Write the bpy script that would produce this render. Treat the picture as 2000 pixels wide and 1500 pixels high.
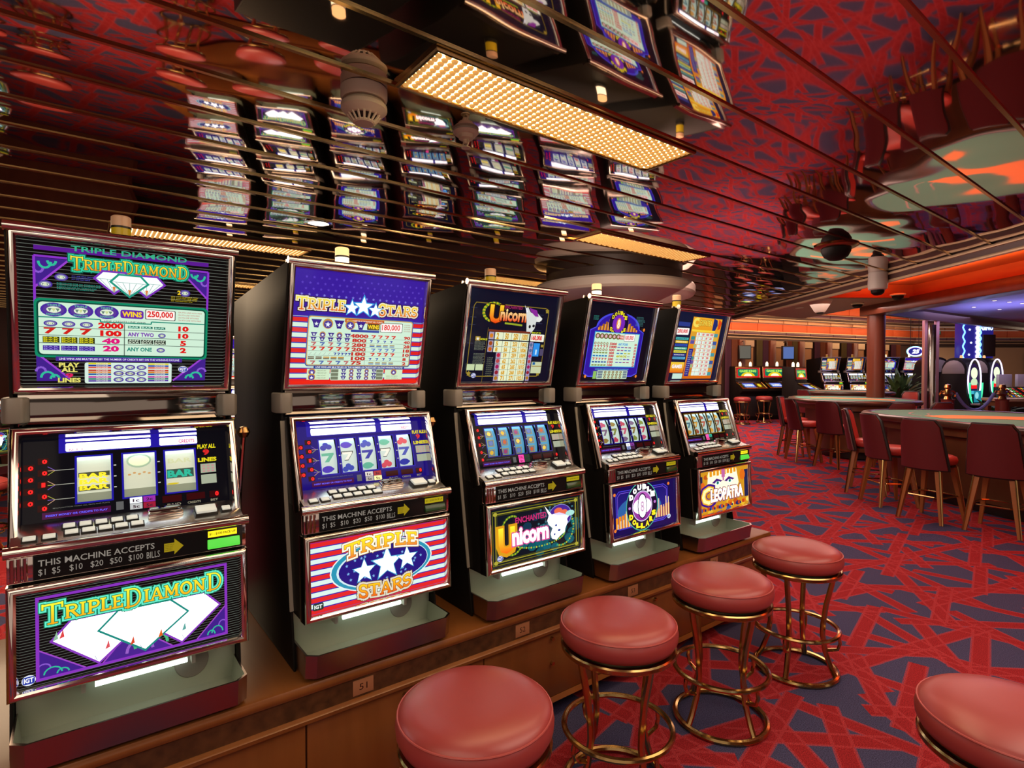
import bpy, bmesh, math, random
from mathutils import Vector, Matrix
random.seed(7)
PI = math.pi
sin, cos = math.sin, math.cos
S = bpy.context.scene
COL = S.collection
for _o in list(bpy.data.objects):
    bpy.data.objects.remove(_o)

# ------------------------------------------------------------------ camera
H = 1.47
YAW = math.radians(52.377)
PITCH, ROLL = math.radians(-0.986), math.radians(0.08)
_fw = Vector((-sin(YAW) * cos(PITCH), cos(YAW) * cos(PITCH), sin(PITCH)))
_rt = Vector((cos(YAW), sin(YAW), 0))
_up = _rt.cross(_fw)
_r = _rt * cos(ROLL) + _up * sin(ROLL)
_u = _up * cos(ROLL) - _rt * sin(ROLL)
cd = bpy.data.cameras.new('camera')
cam = bpy.data.objects.new('camera', cd)
COL.objects.link(cam)
cam.matrix_world = Matrix(((_r.x, _u.x, -_fw.x, 0), (_r.y, _u.y, -_fw.y, 0), (_r.z, _u.z, -_fw.z, H), (0, 0, 0, 1)))
cd.sensor_fit = 'HORIZONTAL'
cd.sensor_width = 36
cd.lens = 1100 / 2000 * 36
cd.clip_start = 0.02
cd.clip_end = 200
S.camera = cam

# ------------------------------------------------------------------ world, exposure
W = bpy.data.worlds.new('world')
S.world = W
W.use_nodes = True
W.node_tree.nodes['Background'].inputs[0].default_value = (1.0, 0.74, 0.60, 1)
W.node_tree.nodes['Background'].inputs[1].default_value = 0.5
S.view_settings.view_transform = 'Standard'
S.view_settings.look = 'None'
S.view_settings.gamma = 1
S.view_settings.use_curve_mapping = False
S.view_settings.exposure = 0.0
S.cycles.max_bounces = 8
S.cycles.glossy_bounces = 5
S.cycles.diffuse_bounces = 3
S.cycles.transmission_bounces = 4
S.cycles.caustics_reflective = False
S.cycles.caustics_refractive = False
S.cycles.sample_clamp_indirect = 4.0
S.cycles.sample_clamp_direct = 0.0

CA, SA = cos(YAW), sin(YAW)


def rd(r, d, z=0.0):
    """room frame: r metres to the right of the aisle axis, d metres down the room"""
    return Vector((r * CA - d * SA, r * SA + d * CA, z))


def sheer(d):
    """the ship's deck rises gently towards its end"""
    return 0.00174 * max(d - 4.0, 0) ** 2


def area(name, loc, size, power, color, rot=(0, 0, 0), sy=None, spread=None):
    l = bpy.data.lights.new(name, 'AREA')
    l.energy = power
    l.color = color
    l.size = size
    if sy:
        l.shape = 'RECTANGLE'
        l.size_y = sy
    if spread:
        l.spread = spread
    o = bpy.data.objects.new(name, l)
    o.location = loc
    o.rotation_euler = rot
    COL.objects.link(o)
    return o


def spot(name, loc, power, color, ang=110, rad=0.05):
    l = bpy.data.lights.new(name, 'SPOT')
    l.energy = power
    l.color = color
    l.spot_size = math.radians(ang)
    l.spot_blend = 0.7
    l.shadow_soft_size = rad
    o = bpy.data.objects.new(name, l)
    o.location = loc
    COL.objects.link(o)
    return o


WARM = (1.0, 0.72, 0.45)
# added area fill with no fixtures: warm over the aisle and behind the camera,
# pinkish over the gaming tables; also orange cove lamps and blue neon spill on the right
PINKW = (1.0, 0.66, 0.56)
area('aisle_fill', (0.5, -1.6, 2.36), 3.0, 48, (1.0, 0.80, 0.62), sy=3.0)  # unseen fill added to lift the dim room
area('aisle_fill', (0.2, 2.6, 2.36), 1.2, 42, (1.0, 0.76, 0.58), sy=3.4)
area('row_fill', (-1.2, 1.9, 2.37), 0.5, 16, WARM, sy=3.2)
area('floor_fill', rd(1.6, 5.4, 2.30), 2.0, 85, PINKW, rot=(0, -0.6, YAW), sy=3.0)  # added fill, tilted to brighten the fascia rails
area('far_fill', rd(14.5, 16.6, 2.75), 3.0, 70, (1.0, 0.72, 0.5), sy=1.5)  # added to brighten the dark far right wall
area('table_fill', rd(4.4, 6.3, 2.74), 1.6, 60, PINKW, sy=4.0)  # added pinkish fill, no fixture here
area('table_fill', rd(5.2, 10.6, 2.70), 2.4, 95, PINKW, sy=2.2)
area('far_fill', rd(5.5, 13.2, 3.3), 4.0, 170, (1.0, 0.62, 0.50), sy=1.6)
area('far_fill', rd(9.8, 12.6, 2.82), 3.0, 32, (0.70, 0.52, 1.0), sy=2.4)
area('cove_lamp', rd(6.0, 3.0, 2.82), 0.35, 150, (1.0, 0.36, 0.12), rot=(PI, 0, YAW), sy=12.5)
area('drum_fill', rd(0.5, 3.3, 2.30), 0.9, 14, (1.0, 0.80, 0.66), rot=(1.05, 0, YAW), sy=0.25)  # unseen light added to brighten the drum's front
area('left_fill', rd(-3.2, 4.3, 2.36), 2.5, 85, WARM, sy=2.0)  # added fill for the left side mirrored in the ceiling
_wt = (rd(13.64, 19.2) - rd(6.19, 16.06)).normalized()
_wa = math.atan2(_wt.y, _wt.x)
_c = rd(6.6, 16.24) + Vector((_wt.y, -_wt.x, 0)) * 1.1
area('wall_cove_lamp', (_c.x, _c.y, 3.0), 14.0, 110, (1.0, 0.52, 0.26), rot=(PI / 2, 0, _wa), sy=0.4)
area('neon_spill', rd(10.0, 11.0, 2.3), 2.0, 26, (0.30, 0.32, 1.0), rot=(PI, 0, 0), sy=1.5)  # unseen upward light for blue neon spill on the ceiling; no cove here


# ------------------------------------------------------------------ materials
def lin(h, k=1.0):
    h = h.lstrip('#')
    out = []
    for i in (0, 2, 4):
        c = int(h[i:i + 2], 16) / 255
        out.append((c / 12.92 if c <= 0.04045 else ((c + 0.055) / 1.055) ** 2.4) * k)
    return tuple(out)


def mat(name, color, rough=0.5, metal=0.0, emit=None, estr=0.0, coat=0.0, spec=0.5, noise=None, bump=None, trans=0.0, sample=None):
    m = bpy.data.materials.new(name)
    m.use_nodes = True
    nt = m.node_tree
    b = nt.nodes['Principled BSDF']
    if isinstance(color, str):
        color = lin(color)
    b.inputs['Base Color'].default_value = (*color, 1)
    b.inputs['Roughness'].default_value = rough
    b.inputs['Metallic'].default_value = metal
    b.inputs['Specular IOR Level'].default_value = spec
    b.inputs['Coat Weight'].default_value = coat
    b.inputs['Coat Roughness'].default_value = 0.08
    b.inputs['Transmission Weight'].default_value = trans
    if emit is not None:
        if isinstance(emit, str):
            emit = lin(emit)
        b.inputs['Emission Color'].default_value = (*emit, 1)
        b.inputs['Emission Strength'].default_value = estr
        if sample:
            m.cycles.emission_sampling = sample
    if noise:  # (scale vector, amount, second colour)
        sc, amt, c2 = noise
        tc = nt.nodes.new('ShaderNodeTexCoord')
        mp = nt.nodes.new('ShaderNodeMapping')
        mp.inputs['Scale'].default_value = sc
        nz = nt.nodes.new('ShaderNodeTexNoise')
        nz.inputs['Scale'].default_value = 1
        nz.inputs['Detail'].default_value = 5
        mx = nt.nodes.new('ShaderNodeMix')
        mx.data_type = 'RGBA'
        rp = nt.nodes.new('ShaderNodeValToRGB')
        rp.color_ramp.elements[0].position = 0.5 - amt / 2
        rp.color_ramp.elements[1].position = 0.5 + amt / 2
        nt.links.new(tc.outputs['Object'], mp.inputs[0])
        nt.links.new(mp.outputs[0], nz.inputs['Vector'])
        nt.links.new(nz.outputs['Fac'], rp.inputs[0])
        nt.links.new(rp.outputs[0], mx.inputs[0])
        mx.inputs[6].default_value = (*color, 1)
        if isinstance(c2, str):
            c2 = lin(c2)
        mx.inputs[7].default_value = (*c2, 1)
        nt.links.new(mx.outputs[2], b.inputs['Base Color'])
    if bump:  # (scale, strength, distance)
        sc, st, ds = bump
        tc = nt.nodes.new('ShaderNodeTexCoord')
        nz = nt.nodes.new('ShaderNodeTexNoise')
        nz.inputs['Scale'].default_value = sc
        nz.inputs['Detail'].default_value = 2
        bp = nt.nodes.new('ShaderNodeBump')
        bp.inputs['Strength'].default_value = st
        bp.inputs['Distance'].default_value = ds
        nt.links.new(tc.outputs['Object'], nz.inputs['Vector'])
        nt.links.new(nz.outputs['Fac'], bp.inputs['Height'])
        nt.links.new(bp.outputs[0], b.inputs['Normal'])
    return m


def print_mat(name, sample, rough=0.10, spec=0.25):
    m = bpy.data.materials.new(name)
    m.use_nodes = True
    nt = m.node_tree
    b = nt.nodes['Principled BSDF']
    at = nt.nodes.new('ShaderNodeAttribute')
    at.attribute_name = 'Col'
    b.inputs['Base Color'].default_value = (0.004, 0.004, 0.004, 1)
    b.inputs['Roughness'].default_value = rough
    b.inputs['Specular IOR Level'].default_value = spec
    nt.links.new(at.outputs['Color'], b.inputs['Emission Color'])
    b.inputs['Emission Strength'].default_value = 1.0
    m.cycles.emission_sampling = sample
    return m


def paint_mat(name, rough=0.3):
    m = bpy.data.materials.new(name)
    m.use_nodes = True
    nt = m.node_tree
    b = nt.nodes['Principled BSDF']
    at = nt.nodes.new('ShaderNodeAttribute')
    at.attribute_name = 'Col'
    nt.links.new(at.outputs['Color'], b.inputs['Base Color'])
    b.inputs['Roughness'].default_value = rough
    return m


M = {}
M['print'] = print_mat('backlit_print', 'NONE')
M['paint'] = paint_mat('printed_ink')
M['black'] = mat('black_lacquer', (0.010, 0.009, 0.008), 0.48, spec=0.16)
M['black2'] = mat('black_plastic', (0.016, 0.015, 0.014), 0.38)
M['chrome'] = mat('chrome', (0.80, 0.74, 0.69), 0.09, 1.0)
M['steel'] = mat('brushed_steel', (0.74, 0.75, 0.72), 0.25, 1.0, bump=(60, 0.05, 0.001))
M['traysteel'] = mat('tray_steel', (0.56, 0.62, 0.50), 0.40, 0.45)
M['brass'] = mat('brass', (0.55, 0.38, 0.15), 0.18, 1.0)
M['darkbrass'] = mat('dark_brass', (0.42, 0.25, 0.10), 0.22, 1.0)
M['greybox'] = mat('grey_plastic', (0.30, 0.27, 0.23), 0.35)
M['button'] = mat('button_cap', (0.75, 0.76, 0.70), 0.3, emit=(0.8, 0.85, 0.75), estr=0.40, sample='NONE')  # glow put in for reel light falling on the caps
M['trayfront'] = mat('tray_front_metal', (0.40, 0.33, 0.31), 0.24, 1.0)
M['smoke'] = mat('smoked_mirror', (0.32, 0.30, 0.27), 0.06, 1.0)
M['red_vinyl'] = mat('red_vinyl', (0.40, 0.052, 0.048), 0.36, spec=0.75, bump=(90, 0.04, 0.001))
M['dark_vinyl'] = mat('burgundy_vinyl', (0.120, 0.017, 0.019), 0.36)
M['seam'] = mat('vinyl_piping', (0.50, 0.09, 0.08), 0.4)
M['wood'] = mat('cherry_veneer', (0.27, 0.092, 0.022), 0.28, coat=0.15, noise=((2, 14, 2), 0.5, (0.20, 0.064, 0.015)))
M['wood_dark'] = mat('dark_mahogany', (0.12, 0.05, 0.018), 0.34, coat=0.1, noise=((30, 30, 30), 0.45, (0.045, 0.02, 0.008)))
M['legwood'] = mat('chair_leg_wood', (0.38, 0.135, 0.035), 0.35, noise=((8, 8, 1.5), 0.5, (0.28, 0.09, 0.025)))
M['tablewood'] = mat('table_wood', (0.17, 0.075, 0.028), 0.35, noise=((4, 4, 1), 0.5, (0.11, 0.045, 0.018)))
M['columnwood'] = mat('column_wood', (0.17, 0.045, 0.022), 0.32, noise=((9, 9, 0.6), 0.5, (0.12, 0.03, 0.016)))
M['beige'] = mat('beige_plastic', (0.88, 0.80, 0.58), 0.5)
M['white'] = mat('white_plastic', (0.7, 0.66, 0.58), 0.4)
M['felt'] = mat('green_felt', (0.10, 0.30, 0.22), 0.9, bump=(400, 0.2, 0.001))
M['orangefelt'] = mat('orange_felt', (0.85, 0.30, 0.10), 0.9)
M['orange'] = mat('orange_wall_panel', (0.78, 0.17, 0.045), 0.55, noise=((3, 3, 12), 0.6, (0.66, 0.13, 0.04)))
M['railgold'] = mat('pale_gold_rail', (0.92, 0.72, 0.44), 0.35, 0.3)
M['trimgrey'] = mat('pale_edge_trim', (0.50, 0.46, 0.38), 0.4)
M['plum'] = mat('plum_band', (0.10, 0.045, 0.085), 0.35)
M['cream'] = mat('cream_trim', (0.66, 0.50, 0.30), 0.3, 0.4)
M['brownceil'] = mat('taupe_ceiling', (0.30, 0.16, 0.12), 0.6)
M['blueceil'] = mat('lilac_ceiling', (0.40, 0.33, 0.46), 0.55)
M['mauve'] = mat('mauve_fascia', (0.13, 0.07, 0.06), 0.35)
M['drum'] = mat('drum_soffit', (0.58, 0.46, 0.38), 0.5)
M['beigewall'] = mat('beige_wall', (0.36, 0.25, 0.15), 0.6)
M['darkwall'] = mat('dark_wall', (0.05, 0.028, 0.02), 0.5)
M['curtain_a'] = mat('olive_curtain', (0.10, 0.08, 0.025), 0.8)
M['curtain_b'] = mat('plum_curtain', (0.07, 0.02, 0.045), 0.8)
M['curtain_c'] = mat('rust_curtain', (0.16, 0.05, 0.02), 0.8)
M['blind'] = mat('tan_blind', (0.34, 0.18, 0.08), 0.7)
M['leaf'] = mat('plant_leaf', (0.05, 0.11, 0.03), 0.45, noise=((6, 6, 6), 0.5, (0.09, 0.17, 0.05)))
M['pot'] = mat('plant_pot', (0.10, 0.04, 0.03), 0.4)
M['rope'] = mat('blue_rope', (0.16, 0.22, 0.62), 0.6)
M['bluegloss'] = mat('blue_panel', (0.02, 0.02, 0.22), 0.25, emit=(0.015, 0.012, 0.16), estr=1.0, sample='NONE')
M['ceilmirror'] = None


def emis(name, col, k, sample='AUTO'):
    c = lin(col) if isinstance(col, str) else col
    m = mat(name, (0.01, 0.01, 0.01), 0.4, emit=c, estr=k, sample=sample)
    return m


M['lampwhite'] = emis('fluorescent_tube', (0.82, 1.0, 0.86), 2.3)
M['reellamp'] = emis('reel_tube', (0.80, 0.95, 1.0), 6.0)
M['lampglow'] = emis('ceiling_lamp_glow', (1.0, 0.68, 0.28), 7.0)
M['prism'] = mat('amber_prism', (0.75, 0.42, 0.12), 0.12, 0.3, emit=(1.0, 0.52, 0.14), estr=0.5, sample='NONE')
M['downlight'] = emis('downlight_glow', (1.0, 0.9, 0.75), 6.0)
M['star'] = emis('starlight_glow', (1.0, 0.75, 0.7), 3.0, 'NONE')
M['candle_on'] = emis('candle_lit', (1.0, 0.50, 0.20), 1.9, 'NONE')
M['candle_hot'] = emis('candle_lit_white', (1.0, 0.74, 0.45), 2.6, 'NONE')
M['candle_peach'] = mat('candle_peach', (0.75, 0.42, 0.24), 0.3, emit=(0.6, 0.3, 0.15), estr=0.25, sample='NONE')
M['candle_yellow'] = mat('candle_yellow', (0.62, 0.42, 0.03), 0.3, emit=(0.5, 0.3, 0.0), estr=0.25, sample='NONE')
M['neonblue'] = emis('neon_blue', (0.10, 0.30, 1.0), 4.5, 'NONE')
M['neoncyan'] = emis('neon_cyan', (0.25, 0.75, 1.0), 3.0, 'NONE')
M['neonwhite'] = emis('neon_white', (0.78, 0.66, 1.0), 1.9, 'NONE')
M['neongreen'] = emis('neon_green', (0.05, 0.65, 0.30), 1.6, 'NONE')
M['exitgreen'] = emis('exit_green', (0.02, 0.42, 0.14), 1.2, 'NONE')
M['bulb'] = emis('small_bulb', (1.0, 0.5, 0.18), 1.2, 'NONE')
M['shadered'] = mat('red_lamp_shade', (0.16, 0.02, 0.012), 0.4)


def ceiling_mirror():
    m = bpy.data.materials.new('polished_ceiling_metal')
    m.use_nodes = True
    nt = m.node_tree
    b = nt.nodes['Principled BSDF']
    b.inputs['Base Color'].default_value = (0.72, 0.60, 0.54, 1)
    b.inputs['Metallic'].default_value = 1
    b.inputs['Roughness'].default_value = 0.035
    tc = nt.nodes.new('ShaderNodeTexCoord')
    mp = nt.nodes.new('ShaderNodeMapping')
    mp.inputs['Scale'].default_value = (2.6, 1.9, 1)
    nz = nt.nodes.new('ShaderNodeTexNoise')
    nz.inputs['Scale'].default_value = 1.0
    nz.inputs['Detail'].default_value = 0.6
    bp = nt.nodes.new('ShaderNodeBump')
    bp.inputs['Strength'].default_value = 1.0
    bp.inputs['Distance'].default_value = 0.0085
    nt.links.new(tc.outputs['Object'], mp.inputs[0])
    nt.links.new(mp.outputs[0], nz.inputs['Vector'])
    nt.links.new(nz.outputs['Fac'], bp.inputs['Height'])
    nt.links.new(bp.outputs[0], b.inputs['Normal'])
    return m


M['ceilmirror'] = ceiling_mirror()


def carpet():
    m = bpy.data.materials.new('casino_carpet')
    m.use_nodes = True
    nt = m.node_tree
    L = nt.links.new
    b = nt.nodes['Principled BSDF']
    b.inputs['Roughness'].default_value = 0.95
    b.inputs['Specular IOR Level'].default_value = 0.1
    tc = nt.nodes.new('ShaderNodeTexCoord')

    def math_(op, a, bb=None, c=None):
        n = nt.nodes.new('ShaderNodeMath')
        n.operation = op
        for i, v in enumerate((a, bb, c)):
            if v is None:
                continue
            if isinstance(v, (int, float)):
                n.inputs[i].default_value = v
            else:
                L(v, n.inputs[i])
        return n.outputs[0]
    sep = nt.nodes.new('ShaderNodeSeparateXYZ')
    L(tc.outputs['Object'], sep.inputs[0])
    x, y = sep.outputs[0], sep.outputs[1]
    band = edge = None
    for i, (ang, P, w, Ln) in enumerate([(12, 0.52, 0.037, 0.70), (58, 0.54, 0.039, 0.80), (97, 0.49, 0.037, 0.88), (137, 0.56, 0.039, 0.66), (165, 0.66, 0.040, 0.95), (34, 0.76, 0.038, 0.56)]):
        a = math.radians(ang)
        s = math_('ADD', math_('MULTIPLY', x, cos(a)), math_('MULTIPLY', y, sin(a)))
        t = math_('ADD', math_('MULTIPLY', x, -sin(a)), math_('MULTIPLY', y, cos(a)))
        seg = math_('FLOOR', math_('DIVIDE', t, Ln))
        wn = nt.nodes.new('ShaderNodeTexWhiteNoise')
        wn.noise_dimensions = '1D'
        L(math_('ADD', seg, 17.3 * i), wn.inputs['W'])
        f = math_('FRACT', math_('ADD', math_('DIVIDE', s, P), wn.outputs['Value']))
        dist = math_('MULTIPLY', math_('ABSOLUTE', math_('SUBTRACT', f, 0.5)), P)
        bm_ = math_('LESS_THAN', dist, w)
        em_ = math_('LESS_THAN', math_('ABSOLUTE', math_('SUBTRACT', dist, w)), 0.007)
        band = bm_ if band is None else math_('MAXIMUM', band, bm_)
        edge = em_ if edge is None else math_('MAXIMUM', edge, em_)
    nz = nt.nodes.new('ShaderNodeTexNoise')
    nz.inputs['Scale'].default_value = 260
    nz.inputs['Detail'].default_value = 2
    L(tc.outputs['Object'], nz.inputs['Vector'])
    nz2 = nt.nodes.new('ShaderNodeTexNoise')
    nz2.inputs['Scale'].default_value = 1.2
    L(tc.outputs['Object'], nz2.inputs['Vector'])

    def mix(f, c1, c2, blend='MIX'):
        n = nt.nodes.new('ShaderNodeMix')
        n.data_type = 'RGBA'
        n.blend_type = blend
        for i, v in ((0, f), (6, c1), (7, c2)):
            if isinstance(v, tuple):
                n.inputs[i].default_value = (*v, 1)
            elif isinstance(v, (int, float)):
                n.inputs[i].default_value = v
            else:
                L(v, n.inputs[i])
        return n.outputs[2]
    base = mix(band, (0.074, 0.070, 0.150), (0.36, 0.024, 0.030))
    base = mix(math_('MULTIPLY', edge, 0.6), base, (0.50, 0.055, 0.065))
    sp = nt.nodes.new('ShaderNodeMapRange')
    sp.inputs['From Min'].default_value = 0.3
    sp.inputs['From Max'].default_value = 0.7
    sp.inputs['To Min'].default_value = 0.4
    sp.inputs['To Max'].default_value = 1.5
    L(nz.outputs['Fac'], sp.inputs['Value'])
    cmb = nt.nodes.new('ShaderNodeCombineColor')
    for i in range(3):
        L(sp.outputs[0], cmb.inputs[i])
    base = mix(1.0, base, cmb.outputs[0], 'MULTIPLY')
    L(base, b.inputs['Base Color'])
    bp = nt.nodes.new('ShaderNodeBump')
    bp.inputs['Strength'].default_value = 0.4
    bp.inputs['Distance'].default_value = 0.004
    L(nz.outputs['Fac'], bp.inputs['Height'])
    L(bp.outputs[0], b.inputs['Normal'])
    return m


M['carpet'] = carpet()

# ------------------------------------------------------------------ mesh helpers
class MB:
    def __init__(s):
        s.v, s.f = [], []

    def add(s, vs, fs):
        o = len(s.v)
        s.v += [tuple(v) for v in vs]
        s.f += [tuple(i + o for i in f) for f in fs]
        return s

    def box(s, x0, x1, y0, y1, z0, z1):
        return s.add([(x0, y0, z0), (x1, y0, z0), (x1, y1, z0), (x0, y1, z0), (x0, y0, z1), (x1, y0, z1), (x1, y1, z1), (x0, y1, z1)],
                     [(3, 2, 1, 0), (4, 5, 6, 7), (0, 1, 5, 4), (1, 2, 6, 5), (2, 3, 7, 6), (3, 0, 4, 7)])

    def obox(s, O, U, V, N, u0, u1, v0, v1, n0, n1):
        P = lambda a, b, c: O + U * a + V * b + N * c
        return s.add([P(u0, v0, n0), P(u1, v0, n0), P(u1, v1, n0), P(u0, v1, n0), P(u0, v0, n1), P(u1, v0, n1), P(u1, v1, n1), P(u0, v1, n1)],
                     [(3, 2, 1, 0), (4, 5, 6, 7), (0, 1, 5, 4), (1, 2, 6, 5), (2, 3, 7, 6), (3, 0, 4, 7)])

    def prism(s, poly, axis, a, b):
        """poly in the two other axes (x,z for 'y'; x,y for 'z'; y,z for 'x')"""
        def P(p, t):
            return {'y': (p[0], t, p[1]), 'z': (p[0], p[1], t), 'x': (t, p[0], p[1])}[axis]
        n = len(poly)
        vs = [P(p, a) for p in poly] + [P(p, b) for p in poly]
        fs = [tuple(range(n))[::-1], tuple(range(n, 2 * n))] + [(i, (i + 1) % n, n + (i + 1) % n, n + i) for i in range(n)]
        return s.add(vs, fs)

    def slab(s, pts, z0, z1):
        """vertical prism over world xy points (Vectors)"""
        return s.prism([(p[0], p[1]) for p in pts], 'z', z0, z1)

    def tube(s, pts, r, n=8, closed=False, cap=True):
        pts = [Vector(p) for p in pts]
        k = len(pts)
        rs = r if isinstance(r, (list, tuple)) else [r] * k
        rings = []
        prev = None
        for i, p in enumerate(pts):
            if closed:
                t = pts[(i + 1) % k] - pts[i - 1]
            else:
                t = pts[min(i + 1, k - 1)] - pts[max(i - 1, 0)]
            t.normalize()
            if prev is None:
                a = Vector((0, 0, 1)) if abs(t.z) < 0.9 else Vector((1, 0, 0))
                nrm = t.cross(a).normalized()
            else:
                nrm = (prev - t * prev.dot(t)).normalized()
            prev = nrm
            bi = t.cross(nrm)
            rings.append([p + (nrm * cos(2 * PI * j / n) + bi * sin(2 * PI * j / n)) * rs[i] for j in range(n)])
        vs = [q for rg in rings for q in rg]
        fs = []
        for i in range(k if closed else k - 1):
            a, b = i * n, ((i + 1) % k) * n
            for j in range(n):
                fs.append((a + j, a + (j + 1) % n, b + (j + 1) % n, b + j))
        if cap and not closed:
            fs.append(tuple(range(n))[::-1])
            fs.append(tuple(range((k - 1) * n, k * n)))
        return s.add(vs, fs)

    def ring(s, c, R, r, n=40, m=8, axis='z'):
        c = Vector(c)
        return s.tube([c + Vector((R * cos(2 * PI * i / n), R * sin(2 * PI * i / n), 0)) for i in range(n)], r, m, True)

    def lathe(s, prof, n=24, c=(0, 0, 0), squash=1.0):
        vs, fs = [], []
        for (r, z) in prof:
            for j in range(n):
                vs.append((c[0] + r * cos(2 * PI * j / n), c[1] + r * sin(2 * PI * j / n) * squash, c[2] + z))
        for i in range(len(prof) - 1):
            for j in range(n):
                fs.append((i * n + j, i * n + (j + 1) % n, (i + 1) * n + (j + 1) % n, (i + 1) * n + j))
        if prof[0][0] > 1e-6:
            fs.append(tuple(range(n))[::-1])
        if prof[-1][0] > 1e-6:
            fs.append(tuple(range((len(prof) - 1) * n, len(prof) * n)))
        return s.add(vs, fs)

    def sweep_frame(s, O, U, V, N, w, h, prof):
        """rectangular moulding: prof = (inset from the outer edge, height)"""
        vs, fs = [], []
        for (t, n) in prof:
            for (a, b) in ((t, t), (w - t, t), (w - t, h - t), (t, h - t)):
                vs.append(O + U * a + V * b + N * n)
        for i in range(len(prof) - 1):
            for j in range(4):
                fs.append((i * 4 + j, i * 4 + (j + 1) % 4, (i + 1) * 4 + (j + 1) % 4, (i + 1) * 4 + j))
        return s.add(vs, fs)

    def mesh(s, name, m, smooth=35, bevel=0.0, bseg=2):
        me = bpy.data.meshes.new(name)
        me.from_pydata(s.v, [], s.f)
        bm = bmesh.new()
        bm.from_mesh(me)
        bmesh.ops.remove_doubles(bm, verts=bm.verts, dist=1e-6)
        bmesh.ops.recalc_face_normals(bm, faces=bm.faces)
        if bevel:
            ed = [e for e in bm.edges if len(e.link_faces) == 2 and e.calc_face_angle(0) > 0.5]
            bmesh.ops.bevel(bm, geom=ed, offset=bevel, segments=bseg, profile=0.5, affect='EDGES', clamp_overlap=True)
        bm.to_mesh(me)
        bm.free()
        if smooth:
            me.polygons.foreach_set('use_smooth', [True] * len(me.polygons))
            me.set_sharp_from_angle(angle=math.radians(smooth))
        me.materials.append(M[m] if isinstance(m, str) else m)
        return me

    def build(s, name, m, parent=None, smooth=35, bevel=0.0, bseg=2, loc=None, label=None):
        return link(name, s.mesh(name, m, smooth, bevel, bseg), parent, loc, label)


def link(name, me, parent=None, loc=None, label=None):
    o = bpy.data.objects.new(name, me)
    COL.objects.link(o)
    if parent:
        o.parent = parent
    if loc is not None:
        o.location = loc
    if label:
        o['label'] = label
    return o


def tag(o, label=None, cat=None, group=None, kind=None):
    if label:
        o['label'] = label
    if cat:
        o['category'] = cat
    if group:
        o['group'] = group
    if kind:
        o['kind'] = kind
    return o


def thing(name, label, cat, loc=(0, 0, 0), rz=0.0, group=None):
    o = bpy.data.objects.new(name, None)
    o.empty_display_size = 0.1
    COL.objects.link(o)
    o.location = loc
    o.rotation_euler = (0, 0, rz)
    return tag(o, label, cat, group)


def dup(root, loc, rz=0.0, label=None, group=None):
    def rec(o, par):
        c = o.copy()
        COL.objects.link(c)
        if par:
            c.parent = par
        for ch in KIDS.get(o.name, ()):
            rec(ch, c)
        return c
    KIDS = {}
    for o in COL.objects:
        if o.parent:
            KIDS.setdefault(o.parent.name, []).append(o)
    r = rec(root, None)
    r.location = loc
    r.rotation_euler = (0, 0, rz)
    if label:
        r['label'] = label
    if group:
        r['group'] = group
    return r


# ------------------------------------------------------------------ flat printed art
_tc = {}


def text_mesh(st, bold=0.0):
    k = (st, bold)
    if k in _tc:
        return _tc[k]
    cu = bpy.data.curves.new('t', 'FONT')
    cu.body = st
    cu.size = 1
    cu.resolution_u = 2
    cu.offset = bold
    cu.fill_mode = 'FRONT'
    ob = bpy.data.objects.new('t', cu)
    me = ob.to_mesh()
    vs = [(v.co.x, v.co.y) for v in me.vertices]
    fs = [tuple(p.vertices) for p in me.polygons]
    ob.to_mesh_clear()
    bpy.data.objects.remove(ob)
    bpy.data.curves.remove(cu)
    xs = [v[0] for v in vs] or [0, 1]
    ys = [v[1] for v in vs] or [0, 1]
    _tc[k] = (vs, fs, min(xs) + bold, max(xs) - bold, min(ys) + bold, max(ys) - bold)
    return _tc[k]


def arc(cx, cy, rx, ry, a0, a1, n=8):
    return [(cx + rx * cos(math.radians(a0 + (a1 - a0) * i / n)), cy + ry * sin(math.radians(a0 + (a1 - a0) * i / n))) for i in range(n + 1)]


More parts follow.
